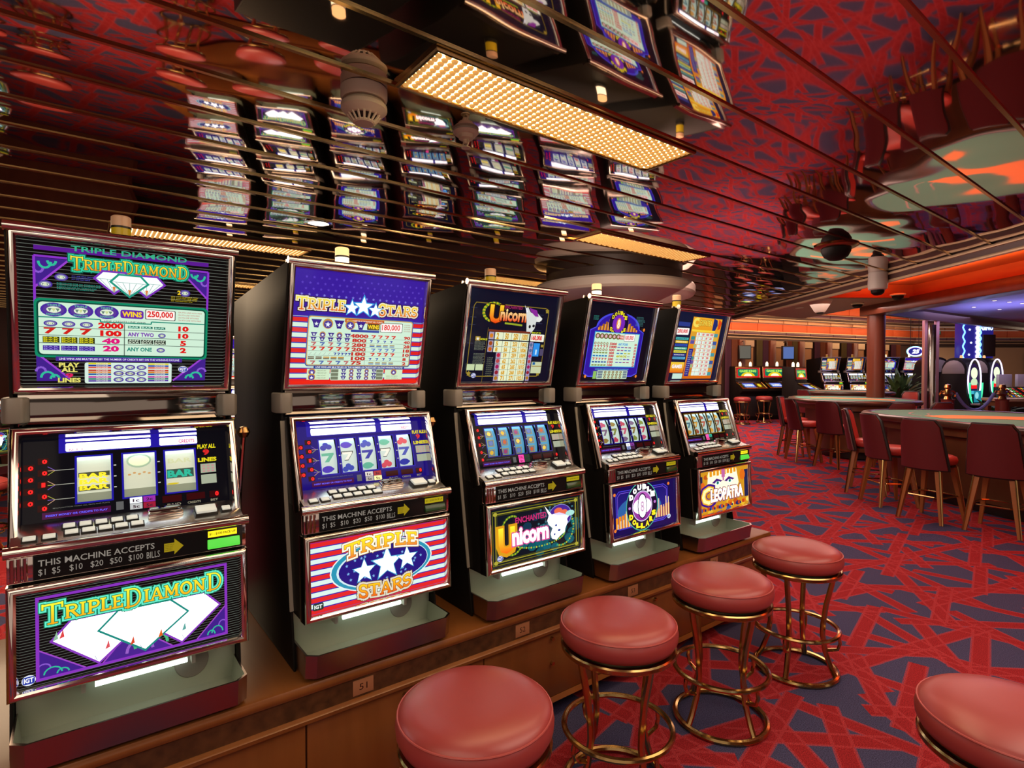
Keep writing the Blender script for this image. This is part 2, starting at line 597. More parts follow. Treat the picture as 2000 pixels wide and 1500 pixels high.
# slab-serif display letters: (advance, strokes); a stroke is (width factor, points)
GL = {
    'T': (0.92, [(1, [(.46, 0), (.46, .9)]), (.8, [(.04, .92), (.88, .92)]), (.7, [(.06, .72), (.06, .98)]), (.7, [(.86, .72), (.86, .98)]), (.6, [(.26, .04), (.66, .04)])]),
    'R': (0.90, [(1, [(.22, 0), (.22, .95)]), (.7, [(.06, .94), (.3, .94)]), (.8, [(.22, .93), (.48, .93)] + arc(.48, .72, .26, .21, 90, -90) + [(.22, .51)]), (.95, [(.46, .5), (.82, .04)]), (.55, [(.06, .04), (.4, .04)]), (.55, [(.72, .04), (.9, .04)])]),
    'I': (0.46, [(1, [(.23, 0), (.23, .98)]), (.6, [(.05, .04), (.41, .04)]), (.6, [(.05, .94), (.41, .94)])]),
    'P': (0.80, [(1, [(.22, 0), (.22, .95)]), (.7, [(.06, .94), (.3, .94)]), (.85, [(.22, .93), (.46, .93)] + arc(.46, .69, .27, .24, 90, -90) + [(.22, .45)]), (.55, [(.06, .04), (.42, .04)])]),
    'L': (0.74, [(1, [(.22, 0), (.22, .98)]), (.6, [(.05, .94), (.4, .94)]), (.75, [(.06, .06), (.68, .06)]), (.7, [(.67, 0), (.67, .26)])]),
    'E': (0.76, [(1, [(.22, 0), (.22, .95)]), (.75, [(.06, .93), (.66, .93)]), (.7, [(.22, .5), (.54, .5)]), (.75, [(.06, .06), (.68, .06)]), (.65, [(.66, .74), (.66, .98)]), (.65, [(.68, 0), (.68, .26)])]),
    'D': (0.92, [(1, [(.22, 0), (.22, .95)]), (.7, [(.06, .93), (.42, .93)] + arc(.42, .5, .36, .43, 90, -90, 10) + [(.06, .06)])]),
    'A': (0.94, [(.7, [(.14, .04), (.45, .96)]), (1, [(.47, .96), (.78, .04)]), (.6, [(.24, .33), (.68, .33)]), (.55, [(.02, .04), (.28, .04)]), (.55, [(.62, .04), (.93, .04)])]),
    'M': (1.12, [(.7, [(.18, .04), (.2, .94)]), (1, [(.2, .96), (.56, .18)]), (.7, [(.56, .18), (.9, .96)]), (1, [(.9, .04), (.9, .94)]), (.55, [(.04, .04), (.34, .04)]), (.55, [(.74, .04), (1.08, .04)]), (.55, [(.06, .94), (.24, .94)]), (.55, [(.86, .94), (1.06, .94)])]),
    'O': (0.96, [(.95, arc(.48, .49, .36, .45, 0, 360, 18))]),
    'N': (0.98, [(.7, [(.2, .04), (.2, .94)]), (1, [(.2, .94), (.78, .06)]), (.7, [(.78, .06), (.78, .94)]), (.55, [(.04, .04), (.36, .04)]), (.55, [(.04, .94), (.24, .94)]), (.55, [(.64, .94), (.94, .94)])]),
    'S': (0.74, [(.95, arc(.37, .70, .26, .23, 20, 270, 12) + arc(.37, .26, .27, .22, 90, -165, 12)), (.6, [(.62, .7), (.62, .95)]), (.6, [(.1, .02), (.1, .28)])]),
    'U': (0.92, [(1, [(.22, .95), (.22, .3)] + arc(.46, .3, .24, .26, 180, 360, 8) + [(.7, .95)]), (.55, [(.06, .94), (.38, .94)]), (.55, [(.56, .94), (.86, .94)])]),
    'B': (0.84, [(1, [(.22, 0), (.22, .95)]), (.75, [(.06, .93), (.44, .93)] + arc(.44, .73, .2, .2, 90, -90, 6) + [(.22, .53)]), (.8, [(.44, .52)] + arc(.46, .28, .25, .23, 90, -90, 8) + [(.06, .05)])]),
    'C': (0.90, [(1, arc(.48, .49, .36, .44, 45, 315, 14)), (.6, [(.75, .7), (.75, .95)])]),
}


class Art:
    def __init__(s, w, h, dz=4e-5):
        s.w, s.h, s.dz = w, h, dz
        s.V, s.F, s.C, s.lay = [], [], [], 0

    def put(s, vs, fs, cols):
        o = len(s.V)
        z = s.lay * s.dz
        s.lay += 1
        s.V += [(x, y, z) for x, y in vs]
        s.F += [tuple(i + o for i in f) for f in fs]
        if isinstance(cols, tuple):
            cols = [cols] * len(vs)
        s.C += cols

    def g(s, vs, c):
        """colour or vertical gradient (bottom, top)"""
        if isinstance(c[0], (int, float)):
            return [c] * len(vs)
        ys = [v[1] for v in vs]
        a, b = min(ys), max(ys)
        out = []
        for v in vs:
            t = (v[1] - a) / max(b - a, 1e-9)
            out.append(tuple(c[0][i] * (1 - t) + c[1][i] * t for i in range(3)))
        return out

    def rect(s, x, y, w, h, c, rows=1):
        vs, fs = [], []
        for i in range(rows + 1):
            vs += [(x, y + h * i / rows), (x + w, y + h * i / rows)]
        for i in range(rows):
            fs.append((2 * i, 2 * i + 1, 2 * i + 3, 2 * i + 2))
        s.put(vs, fs, s.g(vs, c))

    def rects(s, L, c):
        vs, fs = [], []
        for (x, y, w, h) in L:
            o = len(vs)
            vs += [(x, y), (x + w, y), (x + w, y + h), (x, y + h)]
            fs.append((o, o + 1, o + 2, o + 3))
        s.put(vs, fs, c)

    def poly(s, pts, c):
        s.put(list(pts), [tuple(range(len(pts)))], s.g(pts, c))

    def ell(s, cx, cy, rx, ry, c, n=20):
        s.poly([(cx + rx * cos(2 * PI * i / n), cy + ry * sin(2 * PI * i / n)) for i in range(n)], c)

    def ells(s, L, c, n=12):
        vs, fs = [], []
        for (cx, cy, rx, ry) in L:
            o = len(vs)
            vs += [(cx + rx * cos(2 * PI * i / n), cy + ry * sin(2 * PI * i / n)) for i in range(n)]
            fs.append(tuple(range(o, o + n)))
        s.put(vs, fs, c)

    def rr(s, x, y, w, h, r, c, skew=0.0):
        q = s.w / s.h
        pts = []
        for (cx, cy, a) in ((x + w - r, y + r * q, -90), (x + w - r, y + h - r * q, 0), (x + r, y + h - r * q, 90), (x + r, y + r * q, 180)):
            pts += arc(cx, cy, r, r * q, a, a + 90, 3)
        pts = [(px, py + skew * (px - x)) for px, py in pts]
        s.poly(pts, c)

    def star(s, cx, cy, r, c, inner=0.42, rot=0):
        q = s.w / s.h
        pts = []
        for i in range(10):
            k = r if i % 2 == 0 else r * inner
            a = math.radians(90 + rot + 36 * i)
            pts.append((cx + k * cos(a), cy + k * sin(a) * q))
        vs = [(cx, cy)] + pts
        s.put(vs, [(0, i + 1, (i + 1) % 10 + 1) for i in range(10)], c)

    def line(s, pts, wd, c, ext=0.0):
        """polyline of thick segments; widths in units of panel height"""
        q = s.h / s.w
        vs, fs = [], []
        for a, b in zip(pts[:-1], pts[1:]):
            ax, ay, bx, by = a[0] / q, a[1], b[0] / q, b[1]
            dx, dy = bx - ax, by - ay
            l = math.hypot(dx, dy) or 1e-9
            dx, dy = dx / l, dy / l
            nx, ny = -dy * wd / 2, dx * wd / 2
            ax, ay, bx, by = ax - dx * ext, ay - dy * ext, bx + dx * ext, by + dy * ext
            o = len(vs)
            vs += [((ax + nx) * q, ay + ny), ((ax - nx) * q, ay - ny), ((bx - nx) * q, by - ny), ((bx + nx) * q, by + ny)]
            fs.append((o, o + 1, o + 2, o + 3))
        s.put(vs, fs, s.g(vs, c))

    def text(s, st, x, y, w, h, c, bold=0.02, skew=0.0, slant=0.0):
        vs, fs, x0, x1, y0, y1 = text_mesh(st, bold)
        if not vs:
            return
        kx, ky = w / (x1 - x0), h / (y1 - y0)
        out = []
        for (a, b) in vs:
            px, py = x + (a - x0) * kx, y + (b - y0) * ky
            out.append((px + slant * (py - y), py + skew * (px - x)))
        s.put(out, fs, s.g(out, c))

    def lines(s, n, x, y, w, h, c, words='LINE WINS PAID ON ALL LINES PLAYED'):
        """a block of n small printed lines"""
        for i in range(n):
            k = random.Random(i * 7 + int(x * 100)).uniform(.75, 1)
            s.text(words, x, y + h - (i + .75) * h / n, w * k, h / n * .55, c, 0.0)

    def title(s, st, x, y, w, h, layers, big=(), bigh=1.3, drop=0.22, arch=None):
        """slab letters in a box; layers = [(extra width, colour or gradient)] drawn back to front"""
        tot = 0
        lay = []
        for i, ch in enumerate(st):
            k = bigh if i in big else 1.0
            adv = GL[ch][0] * (k * 0.92 if k > 1 else 1)
            lay.append((ch, tot, k))
            tot += adv
        sx = w / tot
        q = s.h / s.w
        for (extra, col) in layers:
            vs, fs, cs = [], [], []
            for (ch, ox, k) in lay:
                for (wf, pts) in GL[ch][1]:
                    P = []
                    for (px, py) in pts:
                        X = x + (ox + px * (k * 0.92 if k > 1 else 1)) * sx
                        Y = y + (py * k - (drop if k > 1 else 0)) * h
                        P.append((X, Y))
                    stw = 0.17 * sx / q * wf + extra
                    for a, b in zip(P[:-1], P[1:]):
                        ax, ay, bx, by = a[0] / q, a[1], b[0] / q, b[1]
                        dx, dy = bx - ax, by - ay
                        l = math.hypot(dx, dy) or 1e-9
                        dx, dy = dx / l, dy / l
                        nx, ny = -dy * stw / 2, dx * stw / 2
                        e = extra / 2 + 0.002
                        o = len(vs)
                        vs += [((ax - dx * e + nx) * q, ay - dy * e + ny), ((ax - dx * e - nx) * q, ay - dy * e - ny),
                               ((bx + dx * e - nx) * q, by + dy * e - ny), ((bx + dx * e + nx) * q, by + dy * e + ny)]
                        fs.append((o, o + 1, o + 2, o + 3))
            if arch:  # (rise, tilt)
                vs = [(vx, vy + arch[0] * (1 - ((vx - x - w / 2) / (w / 2)) ** 2) + arch[1] * (vx - x)) for vx, vy in vs]
            s.put(vs, fs, s.g([(0, v[1]) for v in vs], col))

    def mesh(s, name, m, O, U, V, N, curve=None):
        """curve=(radius): wraps the art on a horizontal drum"""
        me = bpy.data.meshes.new(name)
        vs = []
        for (x, y, z) in s.V:
            if curve:
                t = (y - 0.5) * s.h / curve
                vs.append(O + U * (x * s.w) + V * (s.h / 2 + curve * sin(t)) + N * (z + curve * cos(t) - curve))
            else:
                vs.append(O + U * (x * s.w) + V * (y * s.h) + N * z)
        me.from_pydata(vs, [], s.F)
        ca = me.color_attributes.new('Col', 'FLOAT_COLOR', 'POINT')
        flat = []
        for c in s.C:
            flat += [c[0], c[1], c[2], 1.0]
        ca.data.foreach_set('color', flat)
        me.materials.append(M[m] if isinstance(m, str) else m)
        return me

# ------------------------------------------------------------------ the printed glasses
c = lin
WHT, INK = c('#e8fff0', 1.0), c('#080808')
MINT = c('#d6f5dc', 0.95)
RED, PINK, PURP, TEAL, YEL, NAVY = c('#e01818'), c('#e0187c'), c('#7a2ab0'), c('#1fa884'), c('#ffd820'), c('#20107c')
HOT = (2.6, 2.6, 2.7)


def logo(A, x, y, w, h):
    A.ell(x + w / 2, y + h / 2, w / 2, h / 2, c('#f0f4ff'))
    A.rr(x + w * .08, y + h * .14, w * .84, h * .72, w * .15, c('#2038a8'))
    A.text('IGT', x + w * .18, y + h * .3, w * .64, h * .42, c('#ffffff'), .04)


def swirl(A, x, y, sx, sy):
    """corner triangle with leafy swirls"""
    A.poly([(x, y), (x + sx, y), (x, y + sy)] if sx * sy > 0 else [(x, y), (x, y + sy), (x + sx, y)], c('#42208c'))
    for k, (a, b, r) in enumerate([(.3, .12, .3), (.12, .34, .22), (.5, .08, .2)]):
        cx, cy = x + sx * a, y + sy * b
        A.line([(cx + sx * r * cos(t) * .6, cy + sy * r * sin(t) * .7) for t in [PI * j / 7 for j in range(8)]], .014, c('#2fc09a' if k != 1 else '#8a5ad0'))


def diamond(A, x, y, w, h, fill, edge, e=.012):
    P = [(0, .66), (.2, 1), (.8, 1), (1, .66), (.5, 0)]
    q = [(x + px * w, y + py * h) for px, py in P]
    A.line(q + [q[0]], e * 2.2, edge, e)
    A.poly(q, fill)


def oval3(A, cx, cy, rx, ry, big=False):
    A.ell(cx, cy, rx, ry, c('#4a2aa0'))
    A.ell(cx, cy, rx * .8, ry * .78, c('#7a78a8') if not big else c('#5a3a98'))
    if big:
        A.text('TRIPLE', cx - rx * .5, cy + ry * .5, rx, ry * .28, c('#60b0a0'), .03)
        A.text('DIAMOND', cx - rx * .55, cy - ry * .8, rx * 1.1, ry * .28, c('#60b0a0'), .03)
    A.ell(cx, cy, rx * .55, ry * .45, c('#e4f0d8'))
    for k in (-.3, 0, .3):
        A.poly([(cx + rx * (k - .16), cy + ry * .18), (cx + rx * (k + .16), cy + ry * .18), (cx + rx * k, cy - ry * .3)], c('#6a8878') if k else c('#c8d890'))


def stripes_bg(A, n=34):
    A.rect(0, 0, 1, 1, INK)
    A.rects([(0, (i + .4) / n, 1, .14 / n) for i in range(n)], c('#6a7068'))


def pay_diamond(w, h):
    A = Art(w, h)
    stripes_bg(A, 40)
    for (x, y, sx, sy) in ((.06, .88, .15, -.2), (.90, .88, -.15, -.2), (.06, .03, .16, .2), (.90, .03, -.18, .2)):
        swirl(A, x, y, sx, sy)
        A.line([(x + sx, y), (x, y + sy)], .012, c('#9a40d0'))
    A.line([(.06, .44), (.06, .89), (.25, .89)], .014, c('#8a34c8'))
    A.line([(.90, .46), (.90, .89), (.78, .89)], .014, c('#8a34c8'))
    A.rect(.06, .93, .84, .03, c('#5a1a90'))
    A.text('TRIPLE DIAMOND', .22, .945, .56, .035, c('#38b088'), .02)
    A.title('TRIPLEDIAMOND', .215, .825, .575, .07, [(.034, c('#0c6c58')), (.022, c('#38d0a0')), (.008, c('#0a7050')), (0, (c('#f08010'), c('#fff040')))], (0, 6, 12), 1.4, .14)
    for (x, y, w_, h_, e) in ((.33, .68, .17, .14, '#7a30b8'), (.49, .67, .17, .14, '#7a30b8'), (.405, .665, .17, .14, '#209880')):
        diamond(A, x, y, w_, h_, c('#f4fff8', 1.1), c(e))
        for k in range(5):
            A.line([(x + w_ * (.1 + .2 * k), y + h_ * .66), (x + w_ * .5, y)], .003, c('#80a8a8'))
        A.line([(x, y + h_ * .66), (x + w_, y + h_ * .66)], .003, c('#80a8a8'))
        A.poly([(x + w_ * .45, y + h_ * .3), (x + w_ * .55, y + h_ * .3), (x + w_ * .5, y)], c('#e08040'))
    oval3(A, .175, .76, .03, .024)
    oval3(A, .105, .705, .032, .026)
    A.lines(3, .22, .745, .10, .035, c('#5a58d0'), 'ANY ONE WILD TRIPLES')
    A.lines(4, .155, .675, .2, .05, c('#28b098'), 'SUBSTITUTES FOR ALL SYMBOLS AND')
    oval3(A, .775, .715, .028, .026)
    A.text('2', .735, .70, .016, .03, YEL, .03)
    A.lines(4, .70, .645, .15, .045, c('#e8d020'), 'ANY TWO PAYS NINE TIMES')
    # green framed table
    A.rr(.055, .20, .85, .41, .025, c('#0c8a64'))
    A.rr(.066, .214, .828, .382, .022, c('#064838'))
    A.rr(.074, .224, .812, .362, .018, MINT)
    for k in range(3):
        oval3(A, .14 + .12 * k, .535, .058, .048, True)
    A.line([(.074, .482), (.35, .482), (.35, .465), (.60, .465), (.60, .482), (.886, .482)], .008, c('#0c8a74'))
    A.rr(.445, .50, .115, .062, .012, c('#6a28a8'))
    A.text('WINS', .455, .513, .095, .036, YEL, .035)
    A.rr(.568, .50, .158, .075, .006, c('#181818'), -.01)
    A.rr(.572, .504, .150, .067, .006, c('#fff6ee'), -.01)
    A.text('250,000', .580, .512, .132, .05, c('#e02020'), .03, 0)
    A.lines(4, .74, .495, .135, .08, c('#c02020'), 'ON 9TH LINE WITH MAX')
    A.text('LINE CREDITS LINE WINS', .37, .468, .2, .011, c('#484848'), .01)
    for k, y in enumerate((.42, .365, .31, .255)):
        if k:
            A.rect(.074, y + .046, .812, .004, c('#506058'))
    A.rect(.463, .224, .004, .235, c('#30403a'))
    for k in range(3):
        oval3(A, .125 + .08 * k, .44, .03, .021)
        A.text('7', .10 + .08 * k, .37, .045, .038, c('#d02018'), .05)
        A.rect(.09 + .08 * k, .306, .073, .042, c('#283010'))
        for j in range(3):
            A.text('BAR', .094 + .08 * k, .309 + .013 * j, .065, .010, c('#d8d020'), .03)
        A.rect(.09 + .08 * k, .252, .073, .034, c('#3a2090'))
        for j in range(2):
            A.text('BAR', .094 + .08 * k, .255 + .016 * j, .065, .011, c('#9080d8'), .02)
        A.rect(.482 + .066 * k, .428, .058, .018, c('#186858'))
        A.text('BAR', .486 + .066 * k, .431, .05, .012, c('#b0e8d0'), .03)
        A.rect(.482 + .066 * k, .312, .062, .034, c('#303830'))
        for j, t in enumerate(('BAR', 'ANY')):
            A.text(t, .486 + .066 * k, .315 + .016 * j, .054, .012, c('#d8e8d0'), .02)
    for t, y, w_ in (('2000', .422, .115), ('100', .366, .095), ('40', .31, .078), ('20', .254, .07)):
        A.text(t, .40 - w_ / 2, y, w_, .038, RED if y > .32 else PINK, .055)
    for t, y, w_ in (('10', .422, .05), ('10', .366, .05), ('5', .31, .026), ('2', .254, .028)):
        A.text(t, .77 - w_ / 2, y, w_, .036, RED, .055)
    A.text('ANY TWO', .482, .37, .13, .028, PURP, .035)
    A.text('ANY ONE', .478, .258, .125, .028, c('#128878'), .035)
    oval3(A, .655, .382, .02, .018)
    oval3(A, .65, .27, .022, .018)
    A.rect(.145, .178, .62, .032, c('#4a2894'))
    A.text('LINE WINS ARE MULTIPLIED BY THE NUMBER OF CREDITS BET ON THE WINNING PAYLINE', .16, .187, .59, .014, c('#f0f0ff'), .01)
    for t, y, w_, cc in (('PLAY', .135, .09, '#e8e070'), ('ALL', .10, .07, '#e8e070'), ('9', .058, .03, '#e02060'), ('LINES', .025, .10, '#e8e070')):
        A.text(t, .205 - w_ / 2, y, w_, .03, c('#282818'), .075)
        A.text(t, .205 - w_ / 2, y, w_, .03, c(cc), .04)
    A.rr(.275, .015, .435, .155, .012, c('#d8eee0'))
    for k, cc in enumerate(('#d8d020', '#2038a0', '#e05840', '#c03020', '#d88020', '#2060a0', '#c030a0', '#187868', '#5030a0')):
        y = .028 + .0145 * (8 - k) + .006 * ((8 - k) // 3)
        A.rects([(.292, y, .108, .012), (.585, y, .108, .012)], c(cc))
        A.text('PAYLINE', .33, y + .003, .055, .007, c('#f8f0e8'), .01)
        A.text('PAYLINE', .62, y + .003, .055, .007, c('#f8f0e8'), .01)
    for a in range(3):
        A.line([(.41, .045 + .045 * a), (.58, .045 + .045 * (2 - a))], .003, c('#806030'))
        for b_ in range(3):
            oval3(A, .437 + .057 * a, .043 + .047 * b_, .025, .019)
    logo(A, .745, .10, .052, .05)
    return A


def seven(A, x, y, w, h, col):
    A.poly([(x, y + h), (x + w, y + h), (x + w, y + h * .82), (x + w * .55, y), (x + w * .2, y), (x + w * .6, y + h * .7), (x, y + h * .7)], col)


def starseven(A, x, y, w, h):
    A.poly([(x, y + h), (x + w, y + h), (x + w * .8, y + h * .5), (x + w * .7, y), (x + w * .3, y), (x + w * .2, y + h * .5)], c('#3a2088'))
    A.star(x + w * .5, y + h * .45, w * .22, c('#e8f4f0'))


def starball(A, x, y, r):
    q = A.w / A.h
    A.ell(x, y, r, r * q, c('#c89040'), 14)
    A.ell(x, y - r * .15, r * .8, r * q * .75, c('#504098'), 12)
    A.star(x, y - r * .2, r * .55, c('#f4f8ff'))


def flag_bg(A, n, red='#e02420', wht='#d8f0dc', mid='#3038b0', x=0, w=1, y=0, h=1):
    A.rect(x, y, w, h, c(mid))
    for i in range(n):
        A.rect(x, y + h * (i + .06) / n, w, h * .80 / n, c(red if i % 2 == 0 else wht))


def pay_stars(w, h):
    A = Art(w, h)
    flag_bg(A, 14, h=.64)
    A.rect(0, .60, 1, .40, c('#3a1c9c'))
    for r in range(4):
        for k in range(18):
            A.star(.05 + .053 * k + .026 * (r % 2), .79 + .05 * r, .012, c('#5a3cc0') if r else c('#8078e0'))
    A.title('TRIPLE', .015, .665, .35, .095, [(.030, c('#2a1008')), (.018, c('#f0e8d0')), (0, (c('#e05018'), c('#f8f050')))], (0,), 1.2, .1)
    A.title('STARS', .625, .655, .33, .095, [(.030, c('#2a1008')), (.018, c('#f0e8d0')), (0, (c('#e05018'), c('#f8e040')))], (0,), 1.2, .1)
    for (x, y, r) in ((.415, .70, .055), (.60, .69, .052), (.505, .72, .072)):
        A.star(x, y, r * 1.28, c('#38a8e8'))
        A.star(x, y, r, c('#ffffff', 1.3))
    A.rr(.10, .155, .83, .46, .02, c('#2858a8'))
    A.rr(.106, .163, .818, .444, .018, c('#d8a850'))
    A.rr(.112, .171, .806, .428, .016, MINT)
    A.rr(.37, .565, .31, .036, .006, c('#c86028'))
    A.text('FOR MAXIMUM ACTION PLAY ALL 9 LINES', .385, .576, .28, .014, c('#fff0d8'), .015)
    for k in range(5):
        x = .125 + .083 * k
        (starseven(A, x, .505, .076, .075) if k % 2 == 0 else starball(A, x + .038, .545, .038))
    A.rr(.545, .508, .10, .058, .006, c('#503818'))
    A.text('WINS', .552, .518, .086, .036, YEL, .04)
    A.rr(.652, .49, .186, .09, .006, c('#303030'), .02)
    A.rr(.656, .495, .178, .08, .006, c('#fffaf4'), .02)
    A.text('180,000', .666, .503, .15, .06, c('#e82828'), .02, .02)
    A.lines(4, .85, .50, .065, .08, c('#b02020'), 'ON 9TH LINE MAX')
    A.rr(.42, .482, .225, .022, .004, c('#3848a0'))
    nums = ('4800', '800', '280', '200', '180', '100', '75')
    nr = ('90', '40', '28', '18', '10', '8', '2')
    for k in range(7):
        y = .43 - .042 * k
        A.rect(.112, y - .006, .806, .003, c('#90a090'))
        A.text(nums[k], .43 + (.018 if len(nums[k]) < 4 else 0) - .01, y, .032 * len(nums[k]) + .01, .031, c('#c83028'), .05)
        A.text(nr[k], .86, y, .05 if len(nr[k]) > 1 else .026, .028, c('#c83028'), .05)
        for j in range(5):
            x = .125 + .062 * j
            if k == 0:
                starseven(A, x, y, .05, .034) if j % 2 == 0 else starball(A, x + .025, y + .017, .022)
            elif k == 1:
                starseven(A, x, y, .046, .034)
            elif k in (2, 6):
                seven(A, x + .008, y, .036, .032, c('#5870b0' if j % 2 else '#c06868'))
            elif k == 3:
                seven(A, x + .005, y, .042, .033, c('#d82820'))
            elif k == 4:
                seven(A, .30 + .027 * j, y, .022, .024, c('#2830a0'))
                A.line([(x * .55 + .055, y), (x * .55 + .07, y + .024)], .004, c('#b0b8a8'))
            else:
                A.rect(.115 + .055 * j, y + .004, .045, .010, c('#604028'))
                A.rect(.115 + .055 * j, y + .017, .045, .010, c('#c89030' if j > 1 else '#604028'))
        for j in range(4):
            x = .575 + .055 * j
            if k in (0, 4):
                seven(A, x + .01, y, .036, .03, c('#d82820'))
            elif k in (1, 5):
                seven(A, x, y, .022, .024, c('#3038a8'))
            elif k == 3:
                seven(A, x + .015, y, .034, .03, c('#6880c0'))
            else:
                A.rect(x, y + .004, .04, .008, c('#3858a8'))
                A.rect(x, y + .016, .04, .008, c('#a07830'))
    A.rect(.54, .171, .003, .29, c('#90a090'))
    A.rr(.16, .135, .72, .032, .005, c('#304890'))
    A.text('LINE WINS ARE MULTIPLIED BY THE NUMBER OF CREDITS BET ON THE WINNING PAYLINE', .175, .144, .69, .015, c('#ffffff'), .012)
    A.rect(.115, .035, .165, .10, c('#d4ecc8'))
    starball(A, .15, .108, .026)
    starball(A, .15, .06, .026)
    A.lines(4, .185, .04, .085, .09, c('#687058'), 'SYMBOL PAYS ANY')
    A.rr(.285, .03, .42, .108, .01, c('#d8ecd0'))
    A.rects([(.29, .035 + .034 * j, .055, .03) for j in range(3)] + [(.645, .035 + .034 * j, .055, .03) for j in range(3)], c('#788068'))
    for a in range(5):
        for b_ in range(3):
            x, y = .385 + .06 * a, .051 + .034 * b_
            starseven(A, x - .022, y - .014, .044, .03) if a % 2 == 0 else starball(A, x, y, .018)
    A.rect(.715, .035, .15, .10, c('#d4ecc8'))
    starball(A, .79, .11, .025)
    A.lines(4, .73, .04, .12, .04, c('#808060'), 'ANY SYMBOL')
    A.rect(0, 0, 1, .028, c('#f02818'))
    return A


def pay_unicorn(w, h):
    A = Art(w, h)
    A.rect(0, 0, 1, 1, c('#0a0e22'))
    for y in (.80, .70, .62, .42):
        A.rects([(.03, y, .06, .004), (.72, y - .02, .12, .004)], c('#3a4060'))
    A.line([(.075, .86), (.86, .86), (.90, .82), (.90, .10), (.86, .06), (.09, .06), (.055, .10), (.055, .82), (.075, .86)], .009, c('#8a7424'))
    for x in (.23, .735):
        A.line([(x, .0), (x, .60)], .005, c('#7a6820'))
    for x, y in ((.08, .09), (.87, .09), (.88, .83)):
        A.star(x, y, .025, c('#a08a30'), .6)
    # leaves round the title
    for k in range(26):
        t = k / 25 * PI * 1.3
        A.ell(.27 + .11 * cos(t + .4), .77 + .1 * sin(t + .4), .016, .014, c('#5a8a20' if k % 2 else '#c8b820'), 8)
    A.text('ENCHANTED', .38, .822, .2, .035, c('#a02060'), .02)
    A.text('U', .235, .665, .125, .175, c('#301004'), .10)
    A.text('U', .235, .665, .125, .175, (c('#f03810'), c('#ffd030')), .05)
    A.text('nicorn', .345, .688, .29, .125, c('#301004'), .08)
    A.text('nicorn', .345, .688, .29, .125, (c('#f04010'), c('#fff0a0')), .035)
    A.line([(.40, .66), (.60, .648)], .02, c('#98a828'))
    # horse head with violet mane
    A.poly([(.62, .84), (.64, .86), (.68, .80), (.76, .80), (.83, .74), (.80, .70), (.76, .70), (.75, .62), (.71, .56), (.66, .58), (.645, .70)], c('#d8dcd8'))
    A.poly([(.66, .85), (.75, .83), (.78, .76), (.74, .76), (.68, .81)], c('#8a2898'))
    A.poly([(.60, .88), (.65, .80), (.63, .80)], c('#f0f0ff'))
    A.ell(.79, .73, .035, .025, c('#e8e8e4'), 10)
    A.ell(.69, .64, .014, .02, c('#1a1a20'), 8)
    A.ell(.735, .65, .016, .018, c('#1a1a20'), 8)
    # pay grid
    A.rect(.235, .56, .475, .022, c('#7a3420'))
    for r in range(8):
        y = .505 - .0715 * r if r else .48
        hh = .082 if r == 0 else .062
        y = (.475, .40, .335, .27, .205, .14, .075, .01)[r]
        x0 = .31 if r < 3 else .40
        A.rect(x0, y, .70 - x0, hh, c('#e8f0cc'))
        A.rect((.245 if r < 3 else .345), y, .055, hh, c('#a898b0'))
        A.ell((.272 if r < 3 else .372), y + hh / 2, .02, .024, c(('#d88020', '#a04818', '#d06010', '#c02040', '#b84848', '#a01858', '#902030', '#b07820')[r]), 10)
        if r:
            A.rect(.715, y, .045, hh, c('#a898c0'))
            A.ell(.737, y + hh / 2, .018, .022, c(('#506890', '#506890', '#506890', '#b03060', '#b04048', '#a01858', '#902030', '#b07820')[r]), 10)
        for k in range(4):
            x = .33 + .095 * k
            if x < x0:
                continue
            A.rect(x - .022 + .09, y, .004, hh, c('#607050'))
            A.text('%d' % ((2, 50, 250, 1000)[k] + 3 * r), x, y + .008, .022 + .014 * k, hh - .018, c('#d8a010'), .05)
    A.lines(8, .10, .35, .12, .10, c('#98a088'), 'BONUS SYMBOLS SCATTER')
    A.lines(8, .10, .20, .13, .12, c('#98a088'), 'PAYS ARE MULTIPLIED BY')
    A.rect(.10, .455, .05, .045, c('#b09030'))
    A.star(.125, .475, .02, c('#e8e8e0'))
    A.text('BONUS', .155, .462, .07, .02, c('#e0e020'), .03)
    A.lines(10, .25, .06, .075, .22, c('#88907a'), 'ALL PAYS LEFT')
    A.rects([(.045, .13, .08, .068), (.135, .13, .08, .068)], c('#c8d8a8'))
    A.text('WIN UP TO', .715, .565, .11, .018, c('#d8e020'), .03)
    A.rr(.71, .475, .165, .085, .006, c('#f4f4e4'), -.02)
    A.text('160,000', .722, .482, .125, .062, c('#e02828'), .05, -.02)
    A.rect(.76, .30, .075, .155, c('#2c90e8'))
    A.rect(.79, .32, .018, .06, c('#c8e8f8'))
    A.rect(.845, .31, .045, .08, c('#504868'))
    A.rect(.85, .41, .03, .03, c('#a08838'))
    A.rect(.765, .10, .125, .135, c('#c8d0a8'))
    A.rect(.778, .20, .03, .03, c('#1860a0'))
    A.rect(.77, .178, .12, .010, c('#907020'))
    logo(A, .10, .045, .05, .055)
    return A


